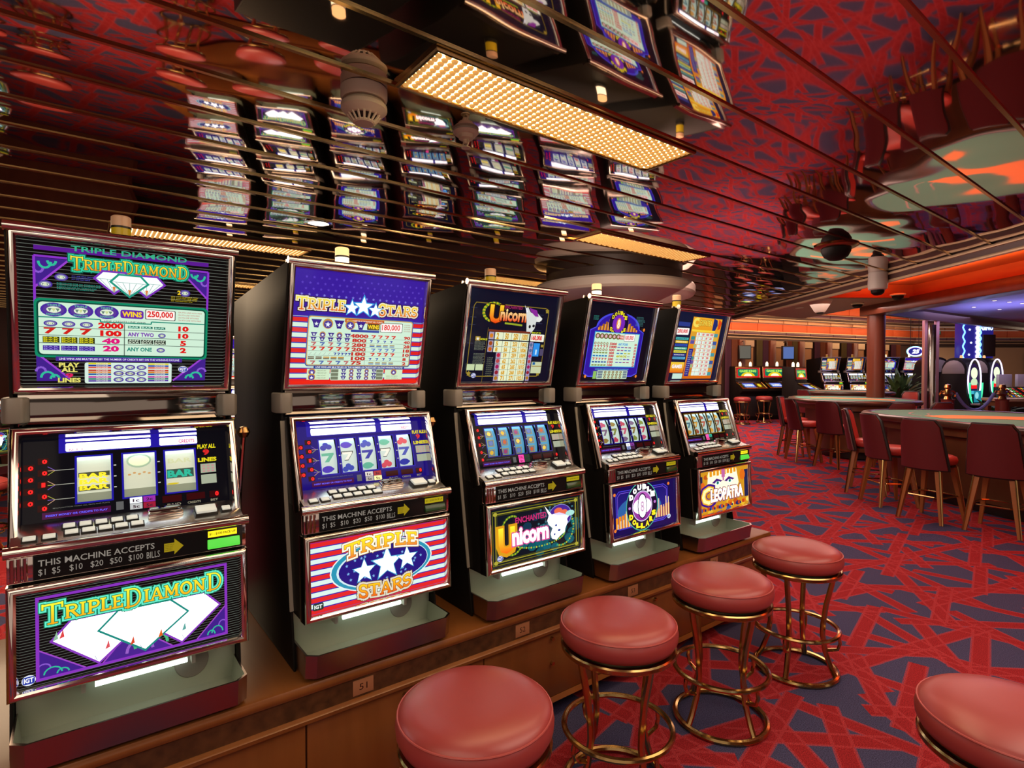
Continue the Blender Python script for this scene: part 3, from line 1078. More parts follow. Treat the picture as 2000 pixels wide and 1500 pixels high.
def pay_dollars(w, h):
    A = Art(w, h)
    A.rect(0, 0, 1, 1, c('#0c0a18'))
    A.poly([(.05, .09), (.12, .05), (.80, .05), (.88, .09), (.88, .66), (.80, .70)] + [(.465 + .335 * cos(math.radians(t)), .70 + .20 * sin(math.radians(t))) for t in range(10, 171, 10)] + [(.13, .70), (.05, .66)], c('#4a48e0'))
    A.poly([(.06, .10), (.13, .065), (.79, .065), (.87, .10), (.87, .65), (.79, .69)] + [(.465 + .31 * cos(math.radians(t)), .69 + .19 * sin(math.radians(t))) for t in range(10, 171, 10)] + [(.14, .69), (.06, .65)], c('#3018a0'))
    A.rects([(.17 + .045 * k, .66, .03, .05 + .03 * min(k, 12 - k)) for k in range(13)], c('#a06018'))
    A.rects([(.16 + .045 * k, .66, .02, .03 + .024 * min(k, 13 - k)) for k in range(14)], c('#f0a030'))
    q = w / h
    A.ell(.455, .755, .15, .15 * q, c('#301860'), 26)
    A.ell(.455, .755, .146, .146 * q, c('#1a0c30'), 26)
    A.ell(.455, .755, .095, .095 * q, c('#7a28b8'), 22)
    A.ell(.455, .755, .035, .075, c('#f09020'), 16)
    A.text('8', .438, .70, .034, .105, c('#fff0d0'), .05)
    for s_, rad, yy, st in (('DOUBLE', .118, 1, 1), ('DOLLARS', .118, -1, -1)):
        n = len(s_)
        for i, ch in enumerate(s_):
            t = math.radians(90 - st * (i - (n - 1) / 2) * 22) if yy > 0 else math.radians(-90 + (i - (n - 1) / 2) * 20)
            A.text(ch, .455 + rad * cos(t) - .015, .755 + rad * q * sin(t) - .022, .03, .042, c('#f0e020'), .06)
    A.lines(4, .07, .78, .09, .06, c('#40b0a0'), 'ANY ONE DOUBLE')
    A.lines(7, .72, .74, .15, .13, c('#58a0a0'), 'ANY SYMBOL PAYS ON ALL')
    A.rect(.12, .18, .70, .46, c('#2898d8'))
    A.rect(.13, .19, .68, .44, MINT)
    for k in range(6):
        A.ell(.17 + .062 * k, .585, .036, .036, c('#706030'), 14)
        A.ell(.17 + .062 * k, .585, .018, .022, c('#e0b0b8'), 10)
    A.rr(.50, .555, .07, .05, .005, c('#c02818'))
    A.text('WINS', .506, .565, .058, .03, c('#ffe0d0'), .04)
    A.rr(.575, .53, .17, .10, .006, c('#404858'), .03)
    A.rr(.579, .535, .162, .09, .006, c('#fff8f4'), .03)
    A.text('100,000', .59, .545, .13, .06, c('#e02828'), .03, .03)
    nums = ('5000', '1000', '500', '400', '200', '200', '100', '100')
    for k in range(8):
        y = .475 - .04 * k
        A.text(nums[k], .37, y, .026 * len(nums[k]), .03, c('#c82838'), .05)
        A.text(('50', '40', '35', '30', '20', '10', '5', '2')[k], .76, y, .035, .028, c('#c83040'), .05)
        for j in range(5):
            x = .135 + .044 * j
            if k in (0, 2):
                A.ell(x + .015, y + .015, .017, .018, c('#807038'), 10)
                A.ell(x + .015, y + .015, .009, .011, c('#e0d8c0'), 8)
            elif k in (1, 5):
                seven(A, x, y, .034, .03, c('#c82838'))
            else:
                A.rect(x, y + .006, .035, .018, c(('#1878c0', '#7030a0', '#2850a0', '#809040')[k % 4]))
            if 0 < k < 7 and j < 4:
                A.rect(.49 + .058 * j, y + .006, .042, .014, c(('#a8b0a0', '#6a50b8', '#a04878', '#2070c0', '#b8b830')[(k + j // 2) % 5]))
    A.text('ANY FOUR', .49, .475, .15, .03, c('#3090d8'), .04)
    A.text('ANY 3 ONE', .49, .315, .16, .03, c('#c8c020'), .04)
    A.text('LINE WINS ARE MULTIPLIED BY THE NUMBER OF CREDITS BET ON THE WINNING PAYLINE', .2, .148, .52, .014, c('#60d0e8'), .012)
    A.rr(.24, .025, .47, .115, .006, c('#c8e0c0'))
    for a in range(5):
        A.ells([(.36 + .06 * a, .045 + .036 * b_, .019, .016) for b_ in range(3)], c('#6a5828'))
        A.ells([(.36 + .06 * a, .045 + .036 * b_, .010, .008) for b_ in range(3)], c('#d8c8a0'))
    A.rects([(.25, .035 + .035 * j, .07, .028) for j in range(3)] + [(.64, .035 + .035 * j, .06, .028) for j in range(3)], c('#708090'))
    A.rect(.18, .03, .05, .10, c('#90c060'))
    for x, y in ((.07, .06), (.86, .06), (.86, .70)):
        A.ell(x, y, .016, .022, c('#f08830'), 10)
    return A


def pay_pharaoh(w, h):
    A = Art(w, h)
    A.rect(0, 0, 1, 1, c('#141834'))
    A.rect(.30, .02, .60, .93, (c('#d86a10'), c('#f0a828')))
    A.rect(.04, .80, .22, .06, c('#2a3a88'))
    A.rr(.03, .67, .23, .10, .01, c('#fffaf4'), .03)
    A.text('200,000', .045, .69, .19, .06, c('#e02828'), .04, .03)
    for k, cc in enumerate(('#48b8b0', '#e8c030', '#3050b0', '#50c0a0', '#e8e040', '#283890', '#58b0d8')):
        A.rect(.04, .60 - .048 * k, .24, .036, c(cc))
        A.text('BONUS PAYS', .06, .61 - .048 * k, .19, .016, c('#fdf4e0') if k % 2 else c('#202060'), .02)
    A.rect(.03, .11, .26, .16, (c('#e86a10'), c('#f8d040')))
    A.text('GAMES', .06, .18, .19, .05, c('#f8f8ff'), .04)
    A.rect(.10, .02, .19, .08, c('#c8e8d8'))
    A.text('C', .32, .81, .10, .12, c('#f8e060'), .08)
    A.text('LEOPATRA', .42, .83, .27, .085, c('#602008'), .07)
    A.text('LEOPATRA', .42, .83, .27, .085, c('#f8d850'), .03)
    A.poly([(.72, .95), (.80, .93), (.82, .85), (.78, .76), (.72, .76)], c('#202c70'))
    A.poly([(.83, .95), (.90, .90), (.88, .80), (.83, .78)], c('#e04818'))
    A.rect(.31, .735, .48, .03, c('#f8d840'))
    for r in range(11):
        y = .67 - .060 * r
        A.rect(.42 if r < 3 else .45, y, .36, .054, c('#e4f4e8'))
        A.rect(.32 if r < 3 else .40, y, .08 if r < 3 else .045, .054, c(('#d8a030', '#3a8a8a', '#5a50a0', '#a0b880', '#c88030')[r % 5]))
        A.rect(.785, y, .08, .054, c(('#4898a0', '#d8b040', '#3858a0', '#90a8a0', '#e09030')[r % 5]))
        for k in range(4):
            x = .45 + .083 * k
            A.rect(x + .062, y, .004, .054, c('#60a8a0'))
            if r < 9 - k // 2 * 2 or k > 1:
                A.text('%d' % (10 ** min(k + 1, 4) if r == 0 else (750 - 60 * r if k > 1 else 20 + r)), x, y + .012, .012 + .012 * k + (.02 if r == 0 else 0), .034, c('#d83038'), .05)
    A.rect(.31, .06, .085, .42, c('#2c2080'))
    A.lines(12, .32, .08, .065, .38, c('#b8c8e8'), 'ALL WINS')
    return A


# ---- reel glasses -----------------------------------------------------------
def reel_layout(kind):
    if kind == 'diamond':
        xs, ww = (.235, .45, .66), .155
        return [(x, .20, ww, .535) for x in xs]
    return [(.165 + .150 * k, .215, .118, .52) for k in range(5)]


REELBG = {'diamond': ('#0a0910', '#2018a0'), 'stars': ('#1a0a74', '#2418a0'), 'unicorn': ('#07070e', '#1c1478'), 'dollars': ('#07070e', '#14148a'), 'pharaoh': ('#0a0806', '#8a6410')}


def reel_glass(kind, w, h):
    A = Art(w, h)
    bg, edge = REELBG[kind]
    wins = reel_layout(kind)
    bgc = c(bg)
    y0, y1 = wins[0][1], wins[0][1] + wins[0][3]
    A.rects([(0, 0, 1, y0), (0, y1, 1, 1 - y1), (0, y0, wins[0][0], y1 - y0), (wins[-1][0] + wins[-1][2], y0, 1 - wins[-1][0] - wins[-1][2], y1 - y0)] +
            [(a[0] + a[2], y0, b[0] - a[0] - a[2], y1 - y0) for a, b in zip(wins[:-1], wins[1:])], bgc)
    e = .010
    A.rects([q for (x, y, a, b) in wins for q in ((x - e, y - e * 2, a + 2 * e, e * 2), (x - e, y + b, a + 2 * e, e * 2), (x - e, y, e, b), (x + a, y, e, b))], c(edge))
    x0, x1 = wins[0][0] - .05, wins[-1][0] + wins[-1][2] + .02
    A.rect(x0 - .03, .80, x1 - x0 + .03, .18, c('#2418a0'))
    xm = x0 + (x1 - x0) * .62
    A.rr(x0, .815, xm - x0, .10, .008, HOT)
    A.rr(xm + .045, .815, x1 - xm - .045, .10, .008, HOT)
    A.rects([(x0, .935, xm - x0, .028), (xm + .045, .935, x1 - xm - .045, .028)], HOT)
    A.text('BET 1', x0 + .015, .822, .06, .025, c('#e080a0'), .02)
    A.text('CREDITS', x1 - .10, .835, .085, .045, c('#e04080'), .04)
    # red digits and pay lines
    if kind != 'pharaoh':
        for k in range(9):
            x = .028 + (.058 if k % 2 == 0 else 0)
            y = .69 - .068 * k
            A.rect(x - .02, y - .012, .045, .075, c('#300404'))
            A.text('0' if k != 4 else '1', x, y, .018 if k != 4 else .008, .045, c('#ff1c1c', 1.6), .05)
        for j in range(3):
            for d in (-.05, 0, .05):
                A.line([(.108, .60 - .17 * j + d), (.14, .60 - .17 * j)], .006, c(('#d0a080', '#b0b048', '#8060c0')[(j + int(d * 100)) % 3]))
            A.line([(.14, .60 - .17 * j), (wins[0][0] - .012, .60 - .17 * j)], .006, c('#b8b8a8'))
    else:
        A.ells([(.06, .3 + .12 * k, .02, .04) for k in range(5)], c('#5a2010'))
    xr = wins[-1][0] + wins[-1][2] + .02
    for t, y in (('PLAY ALL', .74), ('9', .65), ('LINES', .56)):
        A.text(t, xr + (.03 if t == '9' else 0), y, .10 if t != '9' else .03, .05 if t != '9' else .07, c('#e8d820') if t != '9' else c('#e02828'), .05)
    A.rects([(xr + .01, .41, .085, .12), (xr + .01, .265, .085, .12)], c('#a8b098'))
    A.rects([(xr + .02 + .025 * a, .42 + .036 * b_, .015, .02) for a in range(3) for b_ in range(3)], c('#c89090'))
    for (x, y, a, b) in wins[:-1]:
        A.rects([(x + a + .013, y + b * t, .012, .012) for t in (.25, .5, .75)], c('#d0d0c8'))
    # lower displays
    A.text('MALFUNCTION VOIDS ALL PAYS AND PLAYS', .13, .155, .25, .012, c('#707068'), .01)
    A.rect(.085, .045, .30, .075, c('#4a1040'))
    A.text('INSERT MONEY OR CREDITS TO PLAY', .10, .07, .27, .022, c('#6058f0', 1.3), .03)
    A.rect(.41, .055, .035, .10, c('#606060'))
    dc = {'diamond': ('#f0f4ff', '#8a2898', '#b0b0b0', '#901830'), 'stars': ('#c8c0b8', '#a03030', '#a8a098', '#fff4a0'), 'unicorn': ('#ff40a0', '#203828', '#ff50a8', '#203828'), 'dollars': ('#ffffff', '#7a3890', '#8090c0', '#402040'), 'pharaoh': ('#ff60c0', '#30a890', '#ff50a0', '#203020')}[kind]
    for k in range(4):
        A.rect(.475 + .065 * (k % 2), .115 - .075 * (k // 2), .06, .07, c(dc[k], 1.3))
        A.text(('1c', '2c', '5c', '5c')[k], .49 + .065 * (k % 2), .13 - .075 * (k // 2), .03, .035, c('#402030'), .03)
    A.rects([(.635, .075, .10, .085), (.76, .075, .10, .085), (.885, .075, .055, .085)], c('#38060a'))
    A.text('0', .918, .095, .016, .05, c('#ff2020', 1.6), .06)
    for t, x in (('PAID', .66), ('CREDITS', .765), ('BET', .89)):
        A.text(t, x, .03, .07 if t != 'BET' else .04, .026, c('#989078'), .02)
    return A


def reel_strip(kind, k, w, h):
    A = Art(w, h, 1.2e-4)
    tint = {'diamond': '#dfe8d0', 'stars': '#d4ece8', 'unicorn': '#58a8d8', 'dollars': '#c8e4e0', 'pharaoh': '#b8dcd8'}[kind]
    A.rect(0, 0, 1, 1, c(tint, .55), 12)
    A.lay = 10
    if kind == 'diamond':
        if k == 0:
            A.rect(.06, .27, .88, .38, c('#404830', .7))
            for j in range(3):
                A.text('BAR', .10, .29 + .12 * j, .8, .09, c('#d8c820'), .04)
        elif k == 1:
            A.ell(.5, .82, .38, .16, c('#90a890', .8))
            A.ell(.5, .82, .32, .12, c('#d0e0b8', .8))
            A.ells([(.2 + .15 * j, .52 + .03 * (j % 2), .05, .02) for j in range(5)], c('#c09860', .7))
        else:
            A.rect(.06, .36, .88, .20, c('#284840', .7))
            A.text('BAR', .10, .385, .8, .14, c('#18a890', .8), .05)
            A.text('BAR', .12, .70, .76, .10, c('#c0c8a0', .7), .02)
            A.ell(.25, .24, .2, .02, c('#c8b820', .7))
        A.rect(0, .02, 1, .20, c('#98a088', .55), 3)
    else:
        pal = {'stars': ('#4a38b0', '#3848a8', '#58a890', '#c04858', '#28309a'), 'unicorn': ('#c8a838', '#8a3868', '#5870b0', '#b05830', '#e0c050'), 'dollars': ('#807038', '#a03850', '#6a5878', '#708038', '#a84868'), 'pharaoh': ('#a88030', '#8a4838', '#386878', '#c09840', '#a05040')}[kind]
        rr = random.Random(k * 5 + len(kind))
        for j in range(3):
            y = .06 + .31 * j
            cc = c(pal[(k + j * 2) % 5], .75)
            t = (k * 2 + j) % 4
            if kind == 'unicorn':
                A.rect(.2, y, .55, .22, c('#a09840', .6))
                A.rect(.25, y + .02, .45, .18, c('#5878a0', .6))
                A.ell(.47, y + .11, .16, .07, cc)
            elif t == 0:
                A.ell(.45, y + .12, .32, .09, cc)
                A.ell(.72, y + .12, .1, .035, cc)
            elif t == 1:
                seven(A, .15, y, .7, .24, cc)
            elif t == 2:
                A.ells([(.3, y + .08, .18, .075), (.62, y + .10, .18, .075), (.45, y + .17, .16, .06)], cc)
            else:
                seven(A, .10, y, .7, .25, c('#101018', .6))
                seven(A, .15, y + .02, .6, .21, c('#e0e8e0', .7) if kind == 'stars' else cc)
    return A


# ---- belly glasses ------------------------------------------------------------
def belly_diamond(w, h):
    A = Art(w, h)
    stripes_bg(A, 34)
    swirl(A, .07, .06, .2, .32)
    swirl(A, .93, .06, -.16, .36)
    A.poly([(.33, .06), (.47, .40), (.66, .06)], c('#4a2490'))
    for k, (x, y) in enumerate(((.42, .14), (.50, .11), (.57, .14))):
        A.line([(x + .06 * cos(t), y + .14 * sin(t)) for t in [PI * j / 8 for j in range(9)]], .03, c('#4ab880' if k != 1 else '#9a60c8'))
    A.line([(.33, .06), (.47, .40), (.66, .06)], .014, c('#a048c8'))
    A.line([(.27, .06), (.07, .38)], .014, c('#a048c8'))
    A.line([(.77, .06), (.93, .42)], .014, c('#a048c8'))
    A.line([(.07, .06), (.07, .93), (.93, .93), (.93, .06), (.07, .06)], .03, c('#8a34c0'), .015)
    for (x, y, w_, h_, e) in ((.13, .10, .38, .52, '#8a3cc0'), (.51, .10, .38, .52, '#8a3cc0'), (.325, .115, .40, .50, '#1c8c80')):
        diamond(A, x, y, w_, h_, HOT, c(e), .020)
    for (x, y, cc) in ((.155, .45, '#e04848'), (.345, .22, '#e05860'), (.455, .20, '#d84828'), (.585, .21, '#e86018'), (.70, .22, '#60a8a0'), (.13, .44, '#90c0a0')):
        A.poly([(x, y), (x + .022, y + .015), (x + .016, y + .10)], c(cc))
    for x in (.30, .50, .70):
        A.line([(x, .18), (x + .012, .12)], .006, c('#6888a0'))
    A.title('TRIPLEDIAMOND', .085, .66, .83, .15, [(.062, c('#107858')), (.046, c('#60e0c0', 1.2)), (.016, c('#188858')), (0, (c('#f8a010', 1.1), c('#ffe830', 1.3)))], (0, 6, 12), 1.55, .2)
    logo(A, .008, .03, .055, .11)
    return A


def belly_stars(w, h):
    A = Art(w, h)
    flag_bg(A, 13, '#e82828', '#e0f8f0', '#3a28a8')
    A.ell(.51, .50, .385, .37, c('#f0f8f8'), 36)
    A.ell(.51, .50, .375, .355, c('#2c98b8'), 36)
    A.ell(.515, .49, .345, .315, c('#d8f0f8'), 36)
    A.ell(.52, .49, .335, .300, c('#281880'), 36)
    rr = random.Random(3)
    for k in range(26):
        t, q = rr.uniform(0, 6.28), rr.uniform(.55, .95)
        A.star(.52 + .32 * q * cos(t), .49 + .27 * q * sin(t), .012, c('#80b8f0'))
    for (x, y, r) in ((.365, .455, .078), (.535, .50, .11), (.69, .515, .078)):
        A.star(x, y, r * 1.18, c('#50b0d8'))
        A.star(x, y, r, HOT, .44)
    A.title('TRIPLE', .225, .69, .55, .19, [(.075, c('#805828')), (.058, c('#fff4d8', 1.2)), (.012, c('#a85010')), (0, (c('#f07838'), c('#ffe820', 1.2)))], (0,), 1.1, .1, (.06, 0))
    A.title('STARS', .32, .10, .40, .18, [(.075, c('#604018')), (.058, c('#e8e0c8')), (.012, c('#903808')), (0, (c('#f05818'), c('#ffd020', 1.1)))], (0,), 1.1, .1, (-.05, 0))
    A.rr(.01, .05, .07, .10, .01, c('#203830'))
    A.text('IGT', .02, .075, .05, .05, c('#e8f0e8'), .05)
    return A


def belly_unicorn(w, h):
    A = Art(w, h)
    A.rect(0, 0, 1, 1, c('#0c1420'))
    rr = random.Random(11)
    for k in range(60):
        t, q = rr.uniform(0, 6.28), rr.uniform(0, 1)
        A.ell(.62 + .34 * q * cos(t), .42 + .36 * q * sin(t), .05, .08, c('#0a6878' if k % 3 else '#12405c', .6 + .3 * rr.random()), 9)
    for k in range(40):
        A.ell(rr.uniform(.5, .95), rr.uniform(.55, .95), .012, .02, c('#4a90a0', .6), 7)
    for t, cc in ((.022, '#6a6a18'), (.05, '#a8a030'), (.065, '#4a4a14')):
        A.line([(t, t * 1.6), (1 - t, t * 1.6), (1 - t, 1 - t * 1.6), (t, 1 - t * 1.6), (t, t * 1.6)], .016, c(cc), .008)
    for x, y in ((.05, .08), (.95, .08), (.05, .92), (.95, .92)):
        A.ell(x, y, .022, .036, c('#b0a838'), 8)
    for k in range(36):
        t = k / 35 * 4.2 + 1.2
        A.ell(.22 + .12 * cos(t), .50 + .34 * sin(t), .010, .02, c('#a8b828' if k % 2 else '#5a8a28'), 6)
    for k in range(30):
        t = k / 29 * PI + PI
        A.ell(.52 + .28 * cos(t), .36 + .16 * sin(t), .010, .018, c('#c8c030' if k % 2 else '#50b060'), 6)
    for k in range(24):
        t = k / 23 * PI * 1.1 - 1.9
        A.ell(.76 + .15 * cos(t), .46 + .33 * sin(t), .011, .02, c('#b8b830' if k % 2 else '#40a878'), 6)
    A.text('ENCHANTED', .25, .70, .34, .10, c('#c82870'), .03, .03)
    A.ell(.75, .68, .14, .22, c('#8a90d8'), 28)
    A.ell(.75, .68, .132, .21, c('#4a2898'), 28)
    A.ells([(.73, .78, .05, .06), (.80, .74, .04, .05)], c('#f07050'))
    A.poly([(.57, .92), (.66, .72), (.625, .70)], c('#f4fcff', 1.4))
    A.poly([(.60, .64), (.62, .72), (.68, .74), (.74, .72), (.80, .68), (.86, .66), (.83, .60), (.84, .54), (.81, .44), (.80, .36), (.76, .33), (.70, .25), (.65, .29), (.635, .38), (.66, .48), (.615, .56)], HOT)
    A.poly([(.66, .74), (.74, .75), (.83, .68), (.80, .68), (.72, .70)], c('#c8c0f8', 1.4))
    A.ell(.87, .70, .055, .055, c('#a8e0d8', 1.1), 12)
    A.ells([(.68, .36, .012, .02), (.735, .42, .018, .025), (.70, .52, .015, .02)], c('#4858a0'))
    A.text('U', .075, .22, .16, .42, c('#f8b020', .8), .12)
    A.text('U', .085, .24, .145, .40, (c('#f86010', 1.2), c('#ffe030', 1.3)), .05)
    A.text('nicorn', .22, .33, .385, .27, c('#e04898'), .10)
    A.text('nicorn', .22, .33, .385, .27, (2.2, 2.1, 2.0), .045)
    logo(A, .055, .10, .06, .10)
    return A


def belly_dollars(w, h):
    A = Art(w, h)
    A.rect(0, 0, 1, 1, c('#140c50'))
    P = [(.07, .20), (.11, .13), (.79, .13), (.86, .20), (.86, .82), (.80, .90), (.11, .90), (.07, .82)]
    A.line(P + [P[0]], .035, c('#4a40d8'), .01)
    A.poly(P, (c('#2a2890'), c('#181470')))
    A.ell(.42, .45, .34, .32, c('#2c64a8'), 28)
    P2 = [(x * .96 + .02, y * .92 + .04) for x, y in P]
    A.line(P2 + [P2[0]], .012, c('#8058e0'), .004)
    rr = random.Random(5)
    A.rects([(.06 + .042 * k, .14, .034, rr.uniform(.12, .30)) for k in range(8)] + [(.58 + .040 * k, .20, .03, rr.uniform(.16, .36)) for k in range(8)], c('#f09018'))
    A.rects([(.08 + .042 * k, .14, .014, rr.uniform(.1, .36)) for k in range(8)] + [(.59 + .04 * k, .20, .012, rr.uniform(.2, .44)) for k in range(8)], c('#ffe0a8', 1.1))
    q = w / h
    A.ell(.455, .52, .245, .245 * q, c('#50c0a0'), 36)
    A.ell(.455, .52, .236, .236 * q, c('#180c30'), 36)
    A.ell(.455, .52, .155, .155 * q, c('#d8d0f0'), 30)
    A.ell(.455, .52, .145, .145 * q, (c('#8a2898'), c('#c060c0')), 30)
    A.ell(.455, .52, .14, .08 * q, HOT, 24)
    A.ell(.455, .52, .075, .13 * q, c('#301048'), 24)
    A.ell(.455, .52, .062, .115 * q, HOT, 24)
    A.text('8', .43, .40, .05, .22, c('#d0a0c8'), .02)
    for s_, sg in (('DOUBLE', 1), ('DOLLARS', -1)):
        n = len(s_)
        for i, ch in enumerate(s_):
            t = math.radians(90 - (i - (n - 1) / 2) * 23) if sg > 0 else math.radians(-90 + (i - (n - 1) / 2) * 21)
            A.text(ch, .455 + .195 * cos(t) - .024, .52 + .195 * q * sin(t) - .05, .048, .095, (1.8, 1.75, 1.5) if sg > 0 else c('#ffe820', 1.2), .08)
    A.ells([(.26, .52, .018, .03), (.65, .56, .018, .03)], c('#c878d8'))
    for x, y in ((.045, .12), (.045, .86), (.88, .90)):
        A.ell(x, y, .018, .035, c('#f08030'), 10)
    A.ell(.875, .17, .03, .05, c('#d0e0f8'), 12)
    A.text('IGT', .855, .15, .04, .035, c('#203890'), .04)
    return A


def belly_pharaoh(w, h):
    A = Art(w, h)
    A.rect(0, 0, 1, 1, c('#d89820'))
    rr = random.Random(9)
    for k in range(46):
        A.ell(rr.uniform(0, 1), rr.uniform(0, 1), .05, .06, c(('#f0c030', '#c85818', '#2858a0', '#e87818', '#182868', '#f8e060')[k % 6]), 8)
    A.poly([(.18, .98), (.75, .98), (.80, .60), (.72, .40), (.25, .40), (.15, .62)], c('#f8e8c0', 1.5))
    A.rects([(.20 + .07 * k, .86 + .02 * (k % 2), .05, .13) for k in range(8)], c('#f0a020'))
    A.rects([(.44, .80, .07, .2), (.46, .72, .03, .1)], c('#c868a8'))
    for x, s_ in ((.36, 1), (.61, -1)):
        A.poly([(x - .12, .70), (x - .02, .80), (x + .10, .72), (x, .66)], c('#4a2080'))
        A.ell(x, .68, .055, .045, c('#f0f8f0', 1.3), 14)
        A.ell(x, .685, .026, .04, c('#28a090'), 12)
        A.ell(x, .685, .011, .018, c('#081010'), 8)
    A.rects([(.0, .40, .06, .5), (.92, .2, .08, .7)], c('#1c2450'))
    A.ell(.88, .78, .06, .14, c('#e87018'), 12)
    A.ell(.06, .62, .05, .14, c('#e86820'), 12)
    A.text('C', .04, .20, .22, .42, c('#40188a'), .14)
    A.text('C', .05, .22, .20, .38, c('#f8b020'), .09)
    A.text('C', .05, .22, .20, .38, c('#fff0a0', 1.3), .03)
    A.text('LEOPATRA', .22, .25, .66, .28, c('#40188a'), .11)
    A.text('LEOPATRA', .22, .25, .66, .28, c('#f8a030'), .07)
    A.text('LEOPATRA', .22, .25, .66, .28, (2.3, 2.2, 1.9), .035)
    A.rects([(.05 + .09 * k, .06, .05, .08) for k in range(10)], c('#c84818'))
    A.rects([(.09 + .09 * k, .05, .03, .06) for k in range(9)], c('#182868'))
    return A


def bill_art(w, h, lit):
    A = Art(w, h)
    A.rect(0, 0, 1, 1, c('#0a0908'))
    g_ = c('#b8aca0', .55)
    A.text('THIS MACHINE ACCEPTS', .02, .54, .60, .26, g_, .01, 0, 0)
    for t, x, w_ in (('$1', .02, .035), ('$5', .085, .04), ('$10', .17, .065), ('$20', .275, .065), ('$50', .375, .065), ('$100', .475, .08), ('BILLS', .575, .075)):
        A.text(t, x, .12, w_, .30, g_, .0)
    A.poly([(.675, .28), (.735, .28), (.735, .12), (.79, .47), (.735, .86), (.735, .68), (.675, .68)], c('#a89018', .8))
    A.lines(4, .68, .32, .055, .32, c('#302808'), 'INSERT BILLS')
    return A


PAY = {'diamond': pay_diamond, 'stars': pay_stars, 'unicorn': pay_unicorn, 'dollars': pay_dollars, 'pharaoh': pay_pharaoh}
BELLY = {'diamond': belly_diamond, 'stars': belly_stars, 'unicorn': belly_unicorn, 'dollars': belly_dollars, 'pharaoh': belly_pharaoh}

def reel_print():
    m = paint_mat('translucent_reel_print', 0.4)
    nt = m.node_tree
    b = nt.nodes['Principled BSDF']
    at = [n for n in nt.nodes if n.type == 'ATTRIBUTE'][0]
    nt.links.new(at.outputs['Color'], b.inputs['Emission Color'])
    b.inputs['Emission Strength'].default_value = 1.15
    m.cycles.emission_sampling = 'NONE'
    return m


M['reelprint'] = reel_print()

# ------------------------------------------------------------------ room shell
CH = 2.404           # underside of the polished ceiling
SOF_R, SOF_D = 3.42, 8.70


def struct(o, label=None):
    o['kind'] = 'structure'
    if label:
        o['label'] = label
    return o


# floor: a gently rising carpet, gridded along the room
fl = MB()
nd, nr = 44, 4
vs = []
for i in range(nd + 1):
    d = -6 + 28 * i / nd
    for j in range(nr + 1):
        vs.append(rd(-13 + 33 * j / nr, d, sheer(d)))
fl.add(vs, [(i * (nr + 1) + j, i * (nr + 1) + j + 1, (i + 1) * (nr + 1) + j + 1, (i + 1) * (nr + 1) + j) for i in range(nd) for j in range(nr)])
floor = struct(fl.build('floor', 'carpet'), 'red carpet with dark violet angular patches')

# polished ceiling: one strip of metal after another, brass ribs in the joints
ceil_back = MB()
ceil_back.slab([rd(-9.5, -6), rd(SOF_R, -6), rd(SOF_R, SOF_D), rd(-9.5, SOF_D)], CH + .03, CH + .10)
ceiling = struct(ceil_back.build('ceiling', 'darkwall'), 'low ceiling of polished reddish metal strips')


def ylim(X):
    lo, hi = -9.0, 9.0
    hi = min(hi, (SOF_R - X * CA) / SA, (SOF_D + X * SA) / CA)      # in front of the fascias
    lo = max(lo, (-9.4 - X * CA) / SA, (-6 + X * SA) / CA)
    return lo, hi


PITCH_S = 0.2886
LIGHTS3 = [(0.813, 2.035, 4), (2.792, 3.81, 8.5)]
for k in range(-9, 40):
    xb = -0.53 - PITCH_S * k
    xa = xb - PITCH_S
    la, ha = ylim(xa)
    lb, hb = ylim(xb)
    if ha - la < .2 or hb - lb < .2:
        continue
    n = 8
    vs, fs = [], []
    for i in range(n + 1):
        t = i / n
        x = xa + PITCH_S * t
        lo, hi = la + (lb - la) * t, ha + (hb - ha) * t
        sag = .0020 * (2 * t - 1) ** 2
        vs += [(x, lo, CH + sag), (x, hi, CH + sag)]
    for i in range(n):
        fs.append((2 * i, 2 * i + 1, 2 * i + 3, 2 * i + 2))
    p = MB().add(vs, fs).build('ceiling_panel', 'ceilmirror', ceiling, smooth=60)
    MB().add([(xb - .007, lb, CH - .004), (xb + .007, lb, CH - .004), (xb + .007, hb, CH - .004), (xb - .007, hb, CH - .004),
              (xb - .007, lb, CH + .02), (xb + .007, lb, CH + .02), (xb + .007, hb, CH + .02), (xb - .007, hb, CH + .02)],
             [(3, 2, 1, 0), (4, 5, 6, 7), (0, 1, 5, 4), (1, 2, 6, 5), (2, 3, 7, 6), (3, 0, 4, 7)]).build('ceiling_rib', 'brass', ceiling)

# fascia round the polished ceiling (dark metal with two pale brass rails)
def rail(name, a, b, z0, z1, th, m, parent=None, nrm=None):
    a, b = Vector(a), Vector(b)
    t = (b - a).normalized()
    nn = Vector((-t.y, t.x, 0)) * th
    return MB().slab([a, b, b + nn, a + nn], z0, z1).build(name, m, parent, bevel=min(.004, abs(z1 - z0) * .2))


fa = rail('trim_1', rd(SOF_R, -6), rd(SOF_R, SOF_D), CH - .075, CH + .5, -.05, 'mauve')
struct(fa, 'dark fascia with brass rails along the edge of the polished ceiling')
rail('brass_rail', rd(SOF_R - .018, -6), rd(SOF_R - .018, SOF_D), CH - .028, CH - .006, -.025, 'railgold', fa)
rail('brass_rail', rd(SOF_R - .012, -6), rd(SOF_R - .012, SOF_D), CH - .092, CH - .070, -.04, 'railgold', fa)
fb = rail('trim_2', rd(-9.5, SOF_D), rd(SOF_R + .05, SOF_D), CH - .075, CH + .5, .05, 'mauve')
struct(fb)
rail('brass_rail', rd(-9.5, SOF_D - .018), rd(SOF_R, SOF_D - .018), CH - .022, CH - .006, .02, 'railgold', fb)
rail('brass_rail', rd(-9.5, SOF_D - .012), rd(SOF_R, SOF_D - .012), CH - .085, CH - .070, .03, 'railgold', fb)

